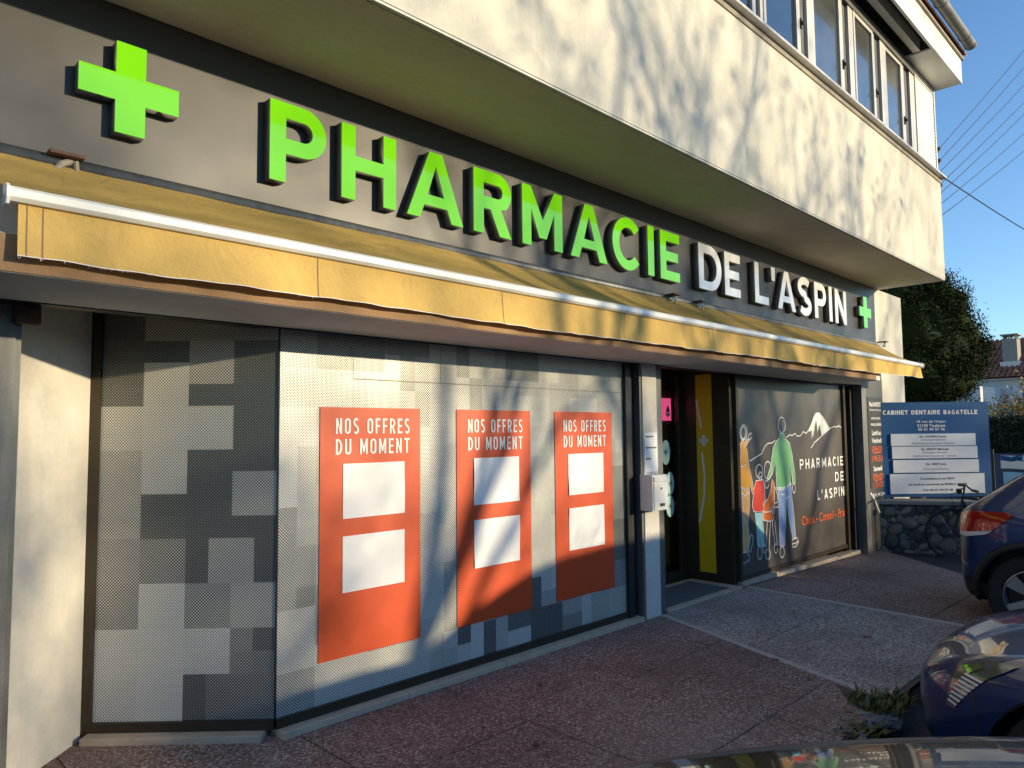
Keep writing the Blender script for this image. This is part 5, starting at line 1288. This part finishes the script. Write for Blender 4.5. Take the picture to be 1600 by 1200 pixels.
b = MB(); b.box(31.9,42,-2.5,8.2,3.401,3.415); b.build('eaves', MT['bar'], H)
# lean white garden wall in front of the house
b = MB(); b.box(27.5,27.8,5.9,11.5,-.15,2.95); tag(b.build('garden_wall', MT['house_wall'], None), 'tall plain white wall seen under the conifer, left of the far house', 'wall')
# hedge
hd = thing('clipped_hedge', 'dark clipped hedge right of the blue dental board', 'hedge', (21.5,3,-.1))
rh = random.Random(8); Lh = MB(); pts = []
for k in range(26000):
    y = rh.uniform(-1.0,5.4); zz = rh.uniform(.2,1.80)+.05*math.sin(y*5); f = rh.random()
    if f < .6: p = Vector((21.2+abs(rh.gauss(0,.10))+.04*math.sin(y*7+zz*5), y, zz))
    elif f < .9: p = Vector((rh.uniform(21.2,22.3), y, 1.80+.05*math.sin(y*5)+rh.gauss(0,.05)))
    else: p = Vector((rh.uniform(21.2,22.3), 5.4+rh.gauss(0,.06), zz))
    pts.append(p)
leaf_cloud(Lh, pts, .05, rh); Lh.build('foliage', MT['leaf_hedge'], hd, fix=False)
b = MB(); b.box(21.36,22.2,-1,5.25,-.1,1.7); b.build('core', MT['leaf_hedge'], hd)
# shrubs
def shrub(name, lab, cat, root, h, seed, nl, size, mk, spread=1.0, r=.05):
    t = thing(name, lab, cat, root); T, tips, rr = branch_tree(root, h, spread, seed, 0, 0, None, r, levels=3, first=.42)
    T.build('trunk', MT['bark'], t, fix=False)
    if nl:
        L_ = MB(); pts = []
        for k in range(nl):
            p, ln = rr.choice(tips); pts.append(p+Vector((rr.gauss(0,.22),rr.gauss(0,.22),rr.gauss(0,.2))))
        leaf_cloud(L_, pts, size, rr); L_.build('crown', MT[mk], t, fix=False)
shrub('golden_shrub', 'small tree with golden autumn leaves at the right edge', 'tree', (24.1,3.75,-.1), 2.9, 12, 2600, .055, 'leaf_gold', 1.0, .06)
shrub('bare_sapling', 'thin bare sapling before the far white house', 'tree', (23.3,4.95,-.1), 3.2, 31, 40, .04, 'leaf_tree', .7, .035)
shrub('bare_shrub', 'sparse leafless bush behind the blue dental board', 'bush', (20.5,4.6,-.1), 2.6, 44, 160, .035, 'leaf_hedge', .8, .03)
# banner panels on a fence further along
fp = thing('fence_banners', 'pale blue and white sheets tied on a dark fence beyond the board', 'fence', (15.5,2.8,-.1))
b = MB(); b.box(15.42,15.46,.6,3.14,.30,1.13); b.build('panel', MT['navy_frame'], fp)
for y in (3.16,1.9,.6): b = MB(); b.box(15.42,15.48,y,y+.05,-.1,1.2); b.build('post', MT['plastic'], fp)
for y0,y1,z0,z1,mk in ((2.05,3.05,.86,1.09,'paper'),(2.72,3.05,1.0,1.085,'blue_sign'),(2.0,2.72,.99,1.10,'sky_sheet'),(2.0,3.02,.42,.80,'sky_sheet'),(2.3,2.62,.80,.85,'sky_sheet')):
    b = MB(); n = 8; vs = []; x0 = 15.41-(.004 if mk != 'paper' else 0)-rnd.uniform(0,.004)
    for i in range(n+1):
        for j in range(n+1): vs.append((x0-.012*abs(math.sin(i*1.3+j*.7)), y0+(y1-y0)*i/n, z0+(z1-z0)*j/n+.008*math.sin(i*1.1)))
    b.add(vs,[(i*(n+1)+j,i*(n+1)+j+1,(i+1)*(n+1)+j+1,(i+1)*(n+1)+j) for i in range(n) for j in range(n)]); b.build('sheet', MT[mk], fp, smooth=True, fix=False)
# overhead lines from the building corner
WR = [((11.33,2.74,5.55),(15.46,2.35,8.5)),((11.33,2.74,5.38),(15.47,2.37,8.18)),((11.33,2.73,5.23),(15.49,2.39,7.87)),((11.33,2.77,5.02),(15.5,2.41,7.55)),((11.33,2.76,4.90),(15.51,2.42,7.34)),((11.33,2.76,4.75),(15.52,2.44,6.99)),((11.33,2.75,4.59),(15.53,2.45,6.68)),((11.33,2.76,5.2),(15.59,2.53,5.26))]
ordn = ['topmost','second highest','third highest','fourth highest','fifth highest','sixth highest','lowest']
for k,(a,e) in enumerate(WR):
    a, e = Vector(a)+Vector((.03,.05,0)), Vector(e); f = a+(e-a)*2.3
    pth = [a.lerp(f, i/12)-Vector((0,0,.10*math.sin(PI*i/12))) for i in range(13)]
    t = MB(); t.tube(pth, .009 if k == 7 else .0055, 5)
    tag(t.build('overhead_line', MT['cable'], None), 'thick black cable sloping down right from the building corner' if k == 7 else ordn[k]+' of the thin wires rising from the building corner', 'wire', 'wires at the building corner')
pol = thing('utility_pole', 'tall wooden pole carrying the overhead wires', 'pole', (20.9,1.85,-.125))
b = MB(); b.tube([(20.98,1.85,-.125),(20.98,1.85,12.6)], [.14,.09], 10); b.build('shaft', MT['bark'], pol)
insl = thing('wire_brackets', 'black wire insulators on the building corner', 'bracket', (11.37,2.8,5.0))
for z in (5.55,5.38,5.2,5.02):
    b = MB(); b.tube([(11.32,2.82,z-.05),(11.38,2.80,z-.03),(11.38,2.79,z+.03)], .012, 6); b.box(11.355,11.40,2.77,2.81,z+.0,z+.035); b.build('insulator', MT['cable'], insl)

# ============================================================ across the street, behind the viewer (casts the shade)
for k,(x,y,h,sd,ln) in enumerate([(14.0,-21.0,13.2,101,(.05,0)),(17.4,-22.5,13.6,102,(-.04,0)),(20.6,-21.8,13.4,103,(.02,0)),(23.6,-23.0,14,104,(-.05,0)),(26.8,-22.0,13.4,105,(0,0)),(8.9,-8.5,8.2,107,(0,0)),(14.9,-8.8,8.6,118,(-.02,0)),(11.6,-8.2,8.4,121,(.04,0))]):
    t = thing('street_tree', ['bare street tree across the road, leftmost of the far row','bare street tree across the road, second of the far row','bare street tree across the road, middle of the far row','bare street tree across the road, fourth of the far row','bare street tree across the road, last of the far row','bare tree before the far garden wall, left of three','bare tree before the far garden wall, right of three','bare tree before the far garden wall, middle of three'][k], 'tree', (x,y,-.125), 'trees across the road')
    T, tips, rr = branch_tree((x,y,-.125), h, 1.0, sd, 0, 0, None, .15, ln, levels=5, first=.30 if k < 5 else .47)
    T.build('trunk', MT['bark'], t, fix=False)
    L_ = MB(); pts = []
    for q in range((1900,1300,1200,1200,1200,750,220,220)[k]):
        p, l2 = rr.choice(tips); pts.append(p+Vector((rr.gauss(0,.25),rr.gauss(0,.25),rr.gauss(0,.3))))
    leaf_cloud(L_, pts, .095 if k < 5 else .07, rr); L_.build('crown', MT['leaf_tree'], t, fix=False)
b = MB(); b.box(-30,60,-10.9,-10.3,-.125,2.95); tag(b.build('opposite_wall', MT['cap'], None), 'long garden wall on the far side of the road', 'wall')
